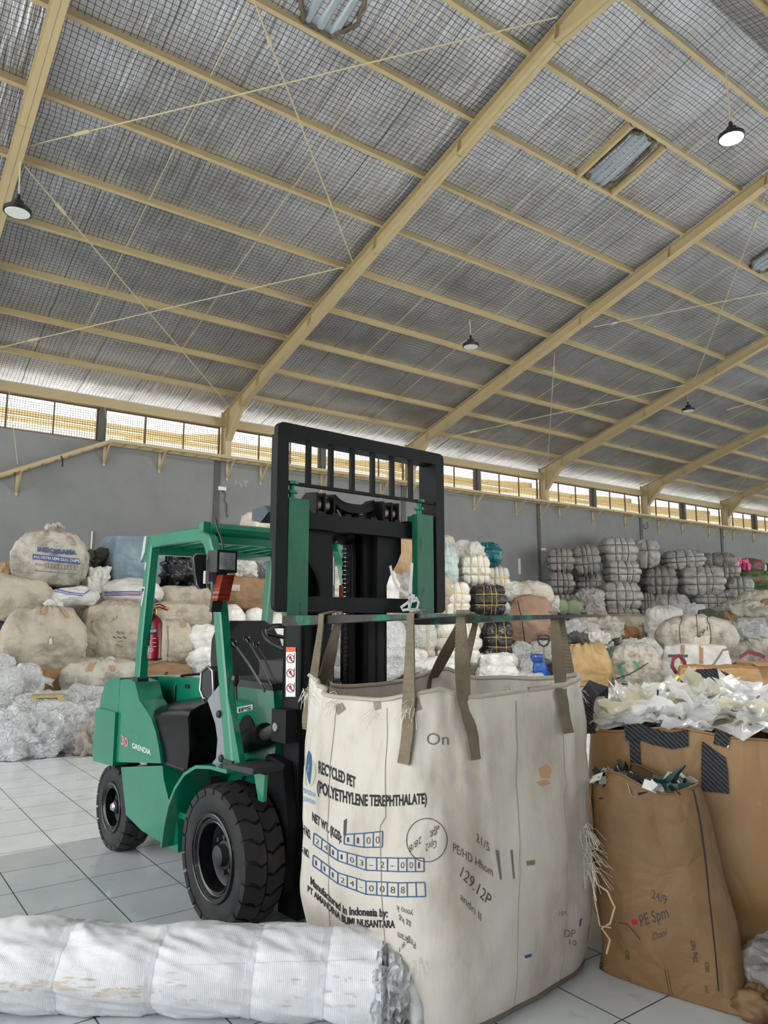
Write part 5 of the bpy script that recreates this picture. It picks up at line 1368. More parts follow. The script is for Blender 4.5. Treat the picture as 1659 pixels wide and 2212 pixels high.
# white plastic strap knotted around the right fork
bm = B(); M_strap = mat('white_plastic_strap', (236, 236, 232), .35)
def band(px, w=.010):
    pts = [Vector(fw(*onu(x, y, .512))) for x, y in px]; s_ = []
    for i in range(len(pts)):
        t = pts[min(i+1, len(pts)-1)]-pts[max(i-1, 0)]; s_.append(t.cross(Vector(FU)).normalized()*w)
    ribbon(bm, pts, s_, .002)
band([(843, 1222), (848, 1245), (858, 1270), (878, 1283), (896, 1288)], .008); band([(890, 1216), (888, 1250), (885, 1290), (884, 1318)], .010); band([(898, 1290), (904, 1302), (900, 1316), (886, 1316), (888, 1300), (900, 1296)], .008); band([(896, 1288), (880, 1302), (866, 1312), (870, 1318), (884, 1316)], .008); band([(884, 1318), (900, 1318), (912, 1322)], .009)
o_ = tag(obj('plastic_strap', bm, M_strap, smooth=0), 'white plastic strap knotted at the foot of the right fork', 'strap')
# ================================================================ THE PILES ALONG THE WALL
M_beige = mat('beige_woven_sack', (186, 176, 158), .7, 0, (160, 150, 132), 2.4, .35, .7, .3, 12, third=(112, 102, 86), tscale=2.2, tlo=.5, thi=.78, crease=.6, cscale=3.2)
M_grim = mat('grimy_white_sack', (196, 190, 178), .65, 0, (160, 152, 138), 2.0, .35, .7, .3, 14, third=(96, 90, 80), tscale=3.0, tlo=.48, thi=.72, crease=.55, cscale=3)
M_wht = mat('white_woven_sack', (216, 214, 208), .6, 0, (190, 187, 180), 3, .4, .7, .3, 14, crease=.4, cscale=3)
M_wbale = mat('white_fibre_bale', (226, 224, 218), .45, 0, (200, 197, 190), 3.5, .4, .7, .5, 10, crease=.5, cscale=3.2, sheen=.2)
M_gbale = mat('grey_fibre_bale', (188, 185, 178), .4, 0, (150, 147, 140), 3.0, .35, .7, .6, 9, third=(96, 94, 90), tscale=2.0, tlo=.58, thi=.85, crease=.4, cscale=3, spec=.6)
M_gbale2 = mat('dull_grey_fibre_bale', (156, 152, 144), .5, 0, (122, 118, 110), 3.0, .35, .7, .6, 9, third=(80, 78, 74), tscale=2.0, tlo=.58, thi=.85, crease=.4, cscale=3)
M_blk = mat('black_film_bale', (30, 30, 33), .32, 0, (44, 44, 48), 4, bump=.5, bscale=12, crease=.6, cscale=4)
M_bgrey = mat('blue_grey_film_bale', (128, 144, 156), .5, 0, (104, 122, 134), 2.5, .4, .7, .4, 8, third=(150, 150, 146), tscale=2, crease=.4, cscale=2)
M_tanb = mat('tan_paper_bale', (182, 152, 116), .7, 0, (160, 130, 96), 2.5, .4, .7, .4, 8, crease=.5, cscale=2.5)
M_brnb = mat('brown_bale', (142, 112, 78), .7, 0, (116, 90, 62), 2.5, .4, .7, .4, 9, crease=.5, cscale=2.4)
M_pink = mat('pinkish_jute_sack', (166, 138, 118), .85, 0, (146, 118, 98), 3.5, .4, .7, .4, 12, third=(110, 84, 66), tscale=1.6, crease=.3, cscale=2)
M_teal = mat('teal_film', (16, 104, 112), .25, 0, (10, 84, 94), 4, bump=.4, bscale=10, crease=.5, cscale=4)
M_teal2 = mat('dull_teal_sack', (92, 120, 122), .6, 0, (76, 104, 108), 3, bump=.4, bscale=12)
M_pgreen = mat('pale_green_film', (186, 202, 196), .4, 0, (164, 180, 176), 3, bump=.4, bscale=8, crease=.5, cscale=3)
M_sage = mat('sage_green_cloth', (142, 152, 124), .7, 0, (126, 136, 110), 3, bump=.2, bscale=14)
M_cream = mat('cream_cloth_sack', (220, 212, 196), .7, 0, (200, 190, 172), 2.5, bump=.4, bscale=9, crease=.4, cscale=2.4)
M_dgrey = mat('dark_grey_bundle', (84, 82, 78), .8, 0, (60, 58, 56), 5, bump=.8, bscale=10, crease=.8, cscale=5)
M_cement = mat('grey_paper_sack', (186, 182, 172), .7, 0, (158, 154, 144), 3, bump=.4, bscale=9, crease=.7, cscale=2.4)
M_card = mat('cardboard', (168, 132, 92), .8, 0, (150, 116, 80), 3, bump=.1, bscale=30)
M_gstrap = mat('yellow_strap', (206, 176, 62), .5); M_bstrap = mat('dark_strap', (52, 50, 48), .6); M_brstrap = mat('brown_webbing', (168, 136, 100), .8)
M_clear = film('clear_film_bag', (246, 247, 247), .2, .12, 1.0, 7, (232, 233, 233))
M_haze = film('hazy_film_bag', (232, 232, 230), .14, .2, .9, 6, (214, 214, 212))
M_bstripe = mat('blue_stripe', (70, 90, 160), .7); M_rstripe = mat('red_stripe', (190, 70, 70), .7)

def bagshape(n, half, rd=.55, bulge=.10, amp=.03, freq=2.0, seed=0, tuft=0.0, sx=(), sz=(), depth=.07, ridged=0.0, sag=0.0, top=0.0):
    """a stuffed sack or a strapped bale; returns (function, vertices, faces). sx, sz: strap positions on the -1..1 sides"""
    half = np.array(half)
    def f(c):
        c = np.asarray(c, float); x, y, z = c[..., 0], c[..., 1], c[..., 2]
        s = np.stack([x*np.sqrt(np.maximum(0, 1-y*y/2-z*z/2+y*y*z*z/3)), y*np.sqrt(np.maximum(0, 1-z*z/2-x*x/2+z*z*x*x/3)), z*np.sqrt(np.maximum(0, 1-x*x/2-y*y/2+x*x*y*y/3))], -1)
        q = c*(1-rd)+s*rd
        b = 1+bulge*(1-z*z)-bulge*.6
        q = q*np.stack([b, b, np.ones_like(b)], -1)
        if top: q[..., :2] = q[..., :2]*(1-top*np.clip(z, 0, 1)[..., None]**2)
        d = q/np.maximum(np.linalg.norm(q, axis=-1), 1e-6)[..., None]
        P_ = q*half
        m = amp*fbm(P_*freq, 4, seed)+.016*(fbm(P_*np.array([3.4, 3.4, 5.5])+seed, 3, seed+4, True)-.3)+.007*fbm(P_*9, 2, seed+6)
        if ridged: m = m+ridged*(fbm(P_*freq*1.6, 4, seed+9, True)-.3)
        if tuft:
            a = np.arctan2(q[..., 1]*half[1], q[..., 0]*half[0]); k = np.clip((z-.1)/.9, 0, 1)**1.4
            m = m+tuft*k*np.sin(a*17+3*np.sin(a*3+seed))*.6
        g = np.zeros_like(x)
        for t in sx: g = np.maximum(g, np.exp(-((x-t)/.10)**2)*(np.abs(x) < .999))
        for t in sz: g = np.maximum(g, np.exp(-((z-t)/.13)**2)*(np.abs(z) < .999))
        if len(sx) or len(sz): m = m+depth*min(half)*(.6-1.5*g)
        P_ = P_+d*m[..., None]
        if sag: P_[..., 2] = P_[..., 2]-sag*(x*x)*half[2]
        return P_
    idx = {}; C, F = [], []
    def vid(c):
        k = tuple(round(v*1000) for v in c)
        if k not in idx: idx[k] = len(C); C.append(c)
        return idx[k]
    for ax in range(3):
        for sg in (-1, 1):
            for i in range(n):
                for j in range(n):
                    q = []
                    for (a, b) in ((i, j), (i+1, j), (i+1, j+1), (i, j+1)):
                        c = [0, 0, 0]; c[ax] = sg; c[(ax+1) % 3] = -1+2*a/n; c[(ax+2) % 3] = -1+2*b/n; q.append(vid(tuple(c)))
                    F.append(q if sg > 0 else q[::-1])
    return f, f(np.array(C)), F

NB = [0]
def bag(name, label, cat, bb, Y, m, yaw=0.0, dep=.75, n=36, group=None, straps=None, sm=None, rd=.55, bulge=.10, amp=.03, freq=2.2, tuft=0.0, ridged=0.0, sag=0.0, top=0.0, roll=0.0, depth=.09, dm=None, ground=False):
    """a sack or bale whose outline fills the photographed box bb when it stands at wall distance Y"""
    x0, y0, x1, y1 = bb
    NB[0] += 1; seed = NB[0]*13
    c = at((x0+x1)/2, (y0+y1)/2, 1, Y); zc = float((c-CAM)@FWD)
    W_ = (x1-x0)/FPX*zc; H_ = (y1-y0)/FPX*zc*1.0
    d_ = dm if dm else max(.25, dep*W_)
    az = math.atan2(c[1], c[0])-PI/2            # faces the camera when yaw = 0
    wl = (W_-d_*abs(math.sin(yaw)))/max(math.cos(yaw), .3); wl = max(wl, W_*.45)
    half = (wl/2*.97, d_/2, H_/2*.97)
    z = c[2]
    if straps: rj = random.Random(seed); straps = tuple(tuple(t+rj.uniform(-.09, .09) for t in q) for q in straps)
    f, V, F = bagshape(n, half, rd, bulge, amp, freq, seed, tuft, *(straps or ((), ())), depth=depth, ridged=ridged, sag=sag, top=top)
    V[:, 2] = np.maximum(V[:, 2], -z+.006)
    me = bpy.data.meshes.new(name); me.from_pydata([tuple(p) for p in V], [], F)
    rz = az+yaw; loc = (c[0], c[1], max(0, z-half[2])) ; off = z-loc[2]
    me.transform(Matrix.Translation((0, 0, off)))
    if straps and (straps[0] or straps[1]):
        root = thing(name, label, cat, loc, rz, group)
        body = link('bale_body', me, m, root, 180)
        ring = [(-1+2*i/14, -1) for i in range(14)]+[(1, -1+2*i/14) for i in range(14)]+[(1-2*i/14, 1) for i in range(14)]+[(-1, 1-2*i/14) for i in range(14)]
        for ax, ts in ((0, straps[0]), (2, straps[1])):
            for t in ts:
                cc = [((t, a, b) if ax == 0 else (a, b, t)) for a, b in ring]
                P_ = f(np.array(cc)); dd = P_.copy(); dd[:, ax] = 0; dd /= np.maximum(np.linalg.norm(dd, axis=1), 1e-6)[:, None]; P_ = P_+dd*.008; P_[:, 2] = np.maximum(P_[:, 2], -z+.006)+off
                bm = B(); tube(bm, [tuple(p) for p in P_], .0095, 5, closed=True); obj('strap', bm, sm or M_bstrap, root, smooth=180)
        root.rotation_euler.y = roll
        return root
    o = link(name, me, m, None, 180, loc, (0, roll, rz))
    return tag(o, label, cat, group)

def tied_neck(parent_bag, px, py, Y, s, m=None, name='tied_neck'):
    """the ruffled neck of a tied sack, a part of that sack"""
    p = at(px, py, 1, Y); o = obj(name, crumple(0, 0, 0, s, s*.8, s*.9, 12, NB[0]+3, .6, 3), m or M_wht, parent_bag, smooth=60)
    bpy.context.view_layer.update(); o.matrix_parent_inverse = Matrix.Identity(4); o.location = parent_bag.matrix_world.inverted() @ Vector(p); return o
def patch(parent_bag, pix, m, name, off=.012):
    bpy.context.view_layer.update()
    objs = [parent_bag] if parent_bag.type == 'MESH' else [c for c in parent_bag.children if c.name.startswith('bale_body')]
    return ppoly(pix, bvh_of(objs), m, parent_bag, name, off, 4)
def stripe(parent_bag, pix, w, m, name='printed_stripe'):
    bpy.context.view_layer.update(); return pline(pix, w, bvh_of([parent_bag]), m, parent_bag, name, .012)
def btext(parent_bag, body, a, b, h, m=M_pen, bold=.0, name='printed_lettering'):
    bpy.context.view_layer.update(); return ptext(body, a, b, h, h, bvh_of([parent_bag]), m, parent_bag, name, bold, off=.02)

GP = 'sacks and bales piled along the wall at the left'; 
# ---- left pile, back rows first
bag('straw_bundle', 'straw coloured bundle at the left edge behind the printed bag', 'bundle', (-24, 1216, 28, 1262), 13.7, M_tanb, ridged=.05)
b = bag('bulk_bag', 'dirty white bulk bag with a blue printed band, topmost of the left pile', 'bulk bag', (30, 1146, 186, 1274), 12.9, M_grim, rd=.42, bulge=.16, amp=.03, tuft=.012, n=36, yaw=-.06, dep=.8, top=.12)
tied_neck(b, 118, 1148, 12.9, .13, M_grim)
patch(b, [(71, 1197), (171, 1207), (171, 1219), (71, 1208)], mat('navy_print', (66, 80, 124), .7), 'printed_band')
btext(b, 'INDO)RAMA', (81, 1192), (165, 1200), 10, mat('navy_print', (66, 80, 124), .7), .04); btext(b, 'POLYESTER SEMI DULL CHIPS', (74, 1206), (170, 1215), 6, M_inkw)
btext(b, 'BAG NO:', (76, 1219), (94, 1222), 4)
for i in range(10): stripe(b, [(98+7*i, 1217+.6*i), (104+7*i, 1217.5+.6*i), (104+7*i, 1226+.6*i), (98+7*i, 1225.5+.6*i), (98+7*i, 1217+.6*i)], 1, M_penl, 'form_line')
stripe(b, [(75, 1232), (163, 1240)], 1.5, M_penl, 'form_line')
for p in ([(96, 1150), (104, 1146), (106, 1156), (98, 1158)], [(144, 1158), (152, 1157), (155, 1164), (147, 1163)]): patch(b, p, M_brstrap, 'loop_patch')
bag('crumpled_bundle', 'dark grey crumpled bundle between the printed bag and the blue-grey bale', 'bundle', (183, 1190, 224, 1246), 13.3, M_dgrey, ridged=.12, amp=.08, freq=3)
bag('crumpled_bundle', 'white crumpled bundle below the dark grey bundle, beside the printed bag', 'bundle', (178, 1236, 226, 1280), 12.95, M_wht, ridged=.1, amp=.06, freq=3)
b = bag('film_bale', 'large blue-grey film bale behind the forklift\'s rear pillar', 'bale', (205, 1160, 356, 1272), 13.4, M_bgrey, yaw=.35, dep=.75, rd=.3, n=36, bulge=.04, amp=.04, roll=.03)
b = bag('long_sack', 'long beige sack lying under the printed bag at the left edge', 'sack', (-90, 1244, 108, 1352), 12.7, M_beige, rd=.5, dep=.5, n=36, amp=.05)
b = bag('striped_sack', 'white sack with blue stripes sagging just under the printed bag', 'sack', (98, 1262, 216, 1314), 12.55, M_wht, sag=.25, amp=.05, rd=.7, n=36, roll=-.12)
stripe(b, [(110, 1272), (150, 1280), (182, 1283), (200, 1272)], 2, M_bstripe); stripe(b, [(110, 1276), (150, 1284), (180, 1287)], 1.5, M_bstripe)
b = bag('striped_sack', 'white sack with blue and red stripes lying under the blue-grey bale', 'sack', (214, 1254, 350, 1312), 12.85, M_wht, amp=.05, rd=.6, n=36)
for dy, m_ in ((0, M_bstripe), (3.5, M_rstripe), (7, M_bstripe)): stripe(b, [(226, 1279+dy), (270, 1278+dy), (310, 1278+dy), (330, 1290+dy), (342, 1298+dy)], 2, m_)
bag('dark_sack', 'dark blue-black sack at the left frame edge below the long beige sack', 'sack', (-40, 1335, 14, 1436), 12.5, mat('blue_black_sack', (38, 46, 62), .5, bump=.3, bscale=12), amp=.05)
b = bag('tied_sack', 'big beige sack tied at the top with brown loops, left of the handwritten sack', 'sack', (6, 1306, 180, 1452), 12.2, M_beige, rd=.38, bulge=.14, tuft=.03, n=36, dep=.7, top=.18, yaw=.05)
tied_neck(b, 112, 1312, 12.1, .12)
patch(b, [(92, 1318), (100, 1312), (98, 1328), (86, 1328)], M_brstrap, 'loop_patch'); patch(b, [(130, 1314), (136, 1314), (150, 1334), (143, 1334)], M_brstrap, 'loop_patch'); patch(b, [(105, 1380), (112, 1376), (113, 1390), (106, 1392)], M_wht, 'worn_patch')
b = bag('handwritten_sack', 'big beige sack with small handwriting behind the forklift\'s rear pillar', 'sack', (168, 1298, 330, 1446), 12.5, M_beige, rd=.4, bulge=.10, tuft=.02, n=36, dep=.7, yaw=.1)
for t_, a, b2, h in (('Bg 50', (252, 1368), (268, 1370), 6), ('0,05', (252, 1387), (266, 1388), 4), ('1,2,2', (238, 1346), (254, 1334), 5), ('0,1,1', (198, 1346), (212, 1340), 4)): btext(b, t_, a, b2, h, M_pen, 0, 'handwriting')
for a_, b3 in ((244, 252), (254, 263), (265, 273)): stripe(b, [(a_, 1375.5), ((a_+b3)/2, 1377.5), (b3, 1378.5)], 1.8, M_pen, 'handwriting')
stripe(b, [(250, 1394), (254, 1392), (258, 1396), (266, 1396)], 1.5, M_penl, 'handwriting')
bag('small_film_bag', 'small clear film bag squeezed between the two big beige sacks', 'plastic bag', (162, 1390, 186, 1446), 12.0, M_haze, ridged=.05, amp=.05)
b = bag('tied_sack', 'beige sack with two brown loops lying under the handwritten sack', 'sack', (136, 1422, 304, 1506), 11.9, M_grim, rd=.5, bulge=.12, tuft=.03, n=36, dep=.6)
patch(b, [(196, 1432), (206, 1431), (198, 1450), (188, 1449)], M_brstrap, 'loop_patch'); patch(b, [(236, 1438), (247, 1438), (248, 1450), (238, 1450)], M_brstrap, 'loop_patch'); tied_neck(b, 238, 1430, 11.8, .07)
b = bag('brown_bale', 'low brown bale with a torn white patch under the tied beige sack', 'bale', (66, 1434, 142, 1504), 12.0, M_brnb, rd=.35, yaw=.2)
patch(b, [(78, 1470), (96, 1462), (119, 1468), (110, 1476), (114, 1484), (98, 1476), (86, 1478)], M_wht, 'torn_patch')
for i, (bb, Y, lab) in enumerate([((-30, 1416, 28, 1468), 11.9, 'clear film bag at the left edge, top of the film bags by the tied sack'), ((-50, 1448, 42, 1556), 11.2, 'tall clear film bag standing at the left frame edge'), ((28, 1438, 80, 1526), 11.6, 'clear film bag between the tall one at the edge and the low brown bale'),
    ((28, 1494, 164, 1556), 11.0, 'wide clear film bag behind the plastic stool'), ((148, 1482, 236, 1532), 11.2, 'clear film bag behind the forklift\'s counterweight, upper one'), ((158, 1514, 240, 1570), 10.7, 'clear film bag behind the forklift\'s counterweight, lower one'), ((84, 1530, 178, 1578), 10.5, 'flat clear film bag in front of the plastic stool')]):
    bag('film_bag', lab, 'plastic bag', bb, Y, M_haze if i % 2 else M_clear, ridged=.05, amp=.05, freq=2.6, rd=.7, n=36, group='clear film bags on the floor at the left')
def heap(name, label, bb, Y, m, seed, amp=.5, n=36, ry=.5):
    x0, y0, x1, y1 = bb; c = at((x0+x1)/2, y1, 2, 0.0); zc = float((c-CAM)@FWD); W_ = (x1-x0)/FPX*zc/2; H_ = (y1-y0)/FPX*zc*.85
    c = c+BDX*ry; o = obj(name, crumple(0, 0, 0, W_, ry, H_, n, seed, amp, 2.6, .004), m, smooth=80, loc=(c[0], c[1], 0), rot=(0, 0, -YAW)); return tag(o, label, 'plastic film')
BDX = np.array([math.sin(YAW), math.cos(YAW), 0])
heap('film_heap', 'big heap of clear plastic film on the floor at the left edge', (-70, 1538, 118, 1640), 0, M_clear, 41)
heap('film_heap', 'heap of clear plastic film on the floor, the middle one of three', (96, 1566, 172, 1624), 0, M_clear, 43, ry=.35)
heap('film_heap', 'low crumple of brownish film on the floor beside the counterweight', (150, 1562, 226, 1634), 0, film('brown_film', (205, 195, 180), .3, .2, .6), 45, ry=.3)
# overturned plastic stool
p = at(101, 1546, 1, 10.7); ST = thing('plastic_stool', 'small worn yellowish plastic stool standing among the clear film bags', 'stool', (p[0], p[1], p[2]), -YAW+.35)
M_st = mat('yellowed_plastic', (176, 160, 116), .6, 0, (150, 136, 98), 6, bump=.2, bscale=20)
bm = B(); box(bm, (-.19, -.13, .24), (.19, .13, .275)); obj('seat', bm, M_st, ST, bevel=.02)
for sx in (-1, 1):
    for sy in (-1, 1):
        bm = B(); hull8(bm, [(sx*.2-.025, sy*.14-.025, 0), (sx*.2+.025, sy*.14-.025, 0), (sx*.2+.025, sy*.14+.025, 0), (sx*.2-.025, sy*.14+.025, 0)], [(sx*.16-.035, sy*.10-.03, .25), (sx*.16+.035, sy*.10-.03, .25), (sx*.16+.035, sy*.10+.03, .25), (sx*.16-.035, sy*.10+.03, .25)]); obj('leg', bm, M_st, ST, bevel=.008)

# ---- behind the forklift's cab
bag('white_bundle', 'white crumpled bundle behind the black film bag, seen through the cab', 'bundle', (340, 1186, 450, 1236), 13.9, M_wht, ridged=.06)
b = bag('black_bag', 'black film bag seen through the cab under the roof', 'bag', (336, 1198, 462, 1274), 13.2, M_blk, ridged=.16, amp=.1, freq=2.4, n=36, rd=.8)
b = bag('beige_sack', 'beige sack directly under the black film bag, seen through the cab', 'sack', (328, 1266, 456, 1330), 12.8, M_beige, n=36, rd=.5)
b = bag('taped_sack', 'beige sack with a tan tape strip, second below the black film bag', 'sack', (316, 1300, 452, 1366), 12.4, M_beige, n=36, rd=.45)
patch(b, [(337, 1311), (367, 1312), (366, 1318), (337, 1317)], M_brstrap, 'tape_strip'); patch(b, [(352, 1330), (396, 1332), (394, 1346), (350, 1346)], M_grim, 'sewn_patch')
b = bag('gathered_sack', 'beige sack gathered at the top behind the extinguisher, third below the black bag', 'sack', (312, 1336, 418, 1444), 12.1, M_beige, n=36, rd=.45, tuft=.02, top=.1)
patch(b, [(392, 1343), (402, 1340), (400, 1355), (391, 1355)], M_brstrap, 'loop_patch'); stripe(b, [(362, 1352), (363, 1400), (361, 1438)], 1.5, M_penl, 'seam')
bag('brown_bale', 'low brown bale with a black mark seen through the cab above the hood', 'bale', (306, 1434, 414, 1478), 11.7, M_brnb, rd=.35); patch(bpy.context.scene.collection.objects[-1], [(358, 1452), (363, 1451), (358, 1462), (353, 1461)], M_ink, 'black_mark')
for i, (bb, lab) in enumerate([((396, 1350, 474, 1408), 'white roll end seen left of the seat, uppermost of three'), ((404, 1400, 476, 1446), 'white roll end seen left of the seat, middle of three'), ((402, 1428, 470, 1476), 'clear crumpled bag seen left of the seat, lowest of three')]):
    bag('white_roll', lab, 'roll', bb, 11.9-.15*i, M_wbale if i < 2 else M_haze, rd=.9, amp=.04, ridged=.03 if i < 2 else .06)
bag('dark_box', 'dark brown crushed carton beside the taped beige sack, behind the front pillar', 'carton', (426, 1276, 470, 1326), 12.9, mat('dark_carton', (96, 80, 60), .8), rd=.15, bulge=0)
bag('beige_bundle', 'beige bundle high up behind the headlamp', 'bundle', (500, 1192, 568, 1236), 13.8, M_beige, ridged=.04)
bag('knotted_bundle', 'bundle of knotted white film right of the headlamp', 'bundle', (484, 1210, 546, 1262), 13.3, M_wht, ridged=.10, amp=.08, freq=3.4, n=36)
bag('dark_bundle', 'small dark grey ball of film right of the knotted white bundle', 'bundle', (538, 1232, 566, 1264), 13.2, M_dgrey, rd=1.0)
bag('striped_bundle', 'dark blue and white bundle beside the rear right cab pillar', 'bundle', (546, 1200, 586, 1246), 13.6, mat('blue_white_cloth', (84, 90, 108), .7, 0, (170, 170, 168), 6, bump=.3), ridged=.05)
b = bag('brown_bale', 'brown paper bale with a white label behind the orange indicator', 'bale', (478, 1246, 596, 1318), 12.9, M_brnb, rd=.3, n=36, roll=.06)
patch(b, [(494, 1262), (519, 1264), (518, 1277), (493, 1275)], M_grim, 'paper_label')
for i, (bb, lab) in enumerate([((470, 1306, 530, 1372), 'round white roll end above the seat back, left one'), ((524, 1308, 582, 1374), 'round white roll end above the seat back, middle one'), ((570, 1318, 624, 1402), 'white film roll beside the right cab pillar above the steering wheel')]):
    bag('white_roll', lab, 'roll', bb, 12.6, M_wbale, rd=1.0, amp=.03, group='white roll ends behind the seat')
bag('beige_bundle', 'yellowish beige bundle on top of the pile above the cab roof', 'bundle', (520, 1112, 606, 1158), 13.9, M_cream, ridged=.07, rd=.8)
bag('white_film_bale', 'white film bale glimpsed between the mast channels', 'bale', (600, 1330, 720, 1470), 12.6, M_haze, ridged=.05)
bag('white_film_bale', 'hazy white bale behind the right mast channel', 'bale', (700, 1330, 880, 1470), 13.0, M_haze, ridged=.05)
bag('beige_bundle', 'pale bundle behind the mast chains', 'bundle', (690, 1220, 860, 1340), 13.6, M_wht, ridged=.05)

# ---- right of the mast
bag('tan_carton_bale', 'plain tan carton bale seen between mast and right fork shank', 'bale', (846, 1156, 912, 1248), 14.2, M_tanb, rd=.2, bulge=.02)
bag('hazy_bag', 'hazy film bag under the tan carton bale beside the fork shank', 'plastic bag', (840, 1240, 930, 1306), 13.9, M_haze, ridged=.06)
b = bag('pale_green_bag', 'pale green bag with dark gathered folds right of the load backrest', 'bag', (936, 1176, 990, 1268), 14.2, M_pgreen, tuft=.05, top=.3, ridged=.03)
bag('grey_bundle', 'grey folded cloth on top of the pale green bag', 'bundle', (928, 1158, 980, 1206), 14.4, M_dgrey if False else M_grim, ridged=.08)
bag('spilled_sack', 'white sack spilling left of the teal bag, top of its pile', 'sack', (970, 1176, 1050, 1236), 14.9, M_wht, ridged=.08, roll=-.2)
bag('teal_bag', 'glossy teal plastic bag on top of the white bales', 'bag', (1025, 1170, 1083, 1228), 14.9, M_teal, rd=.7, amp=.06, sag=0, tuft=.03, n=36)
GW = 'white bales with yellow straps right of the mast'
SY = ((-.45, .1, .6), (-.4, .25))
bag('strapped_bale', 'white bale with yellow straps just below the spilled white sack', 'bale', (984, 1198, 1064, 1268), 14.3, M_wbale, .2, straps=SY, sm=M_gstrap, group=GW, n=36)
bag('strapped_bale', 'white bale with yellow straps below the teal bag', 'bale', (1040, 1222, 1104, 1292), 14.9, M_wbale, .2, straps=SY, sm=M_gstrap, group=GW, n=36)
bag('strapped_bale', 'big white bale with yellow straps touching the load backrest', 'bale', (930, 1256, 1020, 1334), 13.9, M_wbale, .15, straps=((-.5, 0, .5), (-.3, .4)), sm=M_gstrap, group=GW, n=36)
bag('strapped_bale', 'black bale with yellow straps above the right fork', 'bale', (1006, 1262, 1098, 1334), 13.8, M_blk, .25, straps=((-.5, 0, .5), (-.35, .4)), sm=M_gstrap, n=36)
bag('clear_ball', 'small clear ball of film at the right corner of the upper black bale', 'plastic bag', (1078, 1298, 1102, 1326), 13.5, M_clear, rd=1)
bag('white_bundle', 'white bundle between the upper black bale and the cream cloth sack', 'bundle', (1086, 1258, 1120, 1300), 14.6, M_wht, ridged=.05)
bag('cream_sack', 'long cream cloth sack lying behind the jute sack', 'sack', (1098, 1258, 1192, 1316), 14.8, M_cream, ridged=.04, roll=.12, n=36)
b = bag('jute_sack', 'large pinkish brown jute sack behind the end of the right fork', 'sack', (1092, 1284, 1202, 1394), 13.9, M_pink, rd=.4, n=36, top=.2, dep=.6)
stripe(b, [(1118, 1296), (1128, 1340), (1134, 1388)], 1.5, M_ink, 'seam')
bag('strapped_bale', 'white film bale with a yellow cord under the left end of the right fork', 'bale', (868, 1336, 946, 1426), 13.3, M_haze, .2, straps=((.4,), (-.6,)), sm=M_gstrap, n=36)
bag('strapped_bale', 'big white bale with yellow straps under the right fork beside the lower black bale', 'bale', (924, 1338, 1044, 1440), 13.5, M_wbale, .15, straps=((-.2, .3, .7), (-.35, .3)), sm=M_gstrap, n=36)
for i, (bb, lab) in enumerate([((872, 1400, 918, 1452), 'white bundle under the hanging film bale, left of the crossed loops'), ((900, 1420, 990, 1480), 'white bundle on the floor behind the rim of the printed bulk bag'), ((840, 1370, 884, 1440), 'white bundle right of the mast, behind the second loop')]):
    bag('white_bundle', lab, 'bundle', bb, 12.9, M_wht, ridged=.06, rd=.8)
bag('strapped_bale', 'black film bale with yellow straps below the right fork', 'bale', (1038, 1342, 1112, 1426), 13.3, M_blk, .2, straps=((-.3, .55), (-.35, .3)), sm=M_gstrap, n=36, amp=.06)
bag('black_tail', 'black film tail hanging from the lower black bale', 'bag', (1036, 1400, 1066, 1434), 13.0, M_blk, rd=.6, roll=.4)
for i, (bb, lab) in enumerate([((1034, 1412, 1114, 1446), 'flat white folded stack under the lower black bale, upper layer'), ((1030, 1436, 1120, 1472), 'flat white folded stack under the lower black bale, lower layer'), ((1060, 1450, 1180, 1490), 'spread of white film on the floor before the pallet truck')]):
    bag('folded_stack', lab, 'sheets', bb, 12.9-.2*i, M_wbale if i < 2 else M_clear, rd=.4, ridged=.03, straps=None)
for i, (bb, lab) in enumerate([((1102, 1388, 1150, 1452), 'clear stuffed bag left of the pallet truck handle'), ((1146, 1384, 1204, 1430), 'clear stuffed bag behind the pallet truck handle'), ((1118, 1420, 1156, 1470), 'small clear stuffed bag on the floor left of the blue canister')]):
    bag('stuffed_bag', lab, 'plastic bag', bb, 13.0-.2*i, M_haze, tuft=.03, ridged=.04, rd=.8)
# pallet truck and canister
p = at(1177, 1478, 1, 12.2); PT = thing('pallet_truck', 'pallet truck with a black loop handle standing in front of the jute sack', 'pallet truck', (p[0], p[1], 0), -YAW)
q = at(1177, 1388, 1, 12.2); zt_ = q[2]
bm = B(); tube(bm, [(0, .05, .25), (0, 0, zt_-.1)], .022, 8); obj('handle_tube', bm, M_greyp, PT)
bm = B(); tube(bm, [(0, 0, zt_-.1), (-.10, 0, zt_-.03), (-.14, 0, zt_+.06), (-.13, 0, zt_+.15), (0, 0, zt_+.19), (.13, 0, zt_+.15), (.14, 0, zt_+.06), (.10, 0, zt_-.03)], .022, 8, closed=True); bar(bm, (-.13, 0, zt_+.08), (.13, 0, zt_+.08), .03, .05); obj('loop_handle', bm, M_black, PT)
bm = B(); box(bm, (-.12, -.05, .06), (.12, .25, .3)); obj('pump_body', bm, mat('blue_paint', (34, 78, 150), .4), PT, bevel=.03)
for s in (-1, 1): bm = B(); box(bm, (s*.19-.08, .2, .08), (s*.19+.08, 1.3, .14)); obj('fork', bm, mat('blue_paint', (34, 78, 150), .4), PT, bevel=.01)
bag('blue_canister', 'bright blue plastic canister on the floor left of the tan bulk sack', 'canister', (1152, 1430, 1180, 1462), 12.0, mat('blue_plastic', (26, 84, 160), .35), rd=.5)
bag('blue_bundle', 'flat blue folded film above the blue canister', 'bundle', (1146, 1414, 1178, 1430), 12.4, mat('blue_film', (52, 84, 160), .4), rd=.4)

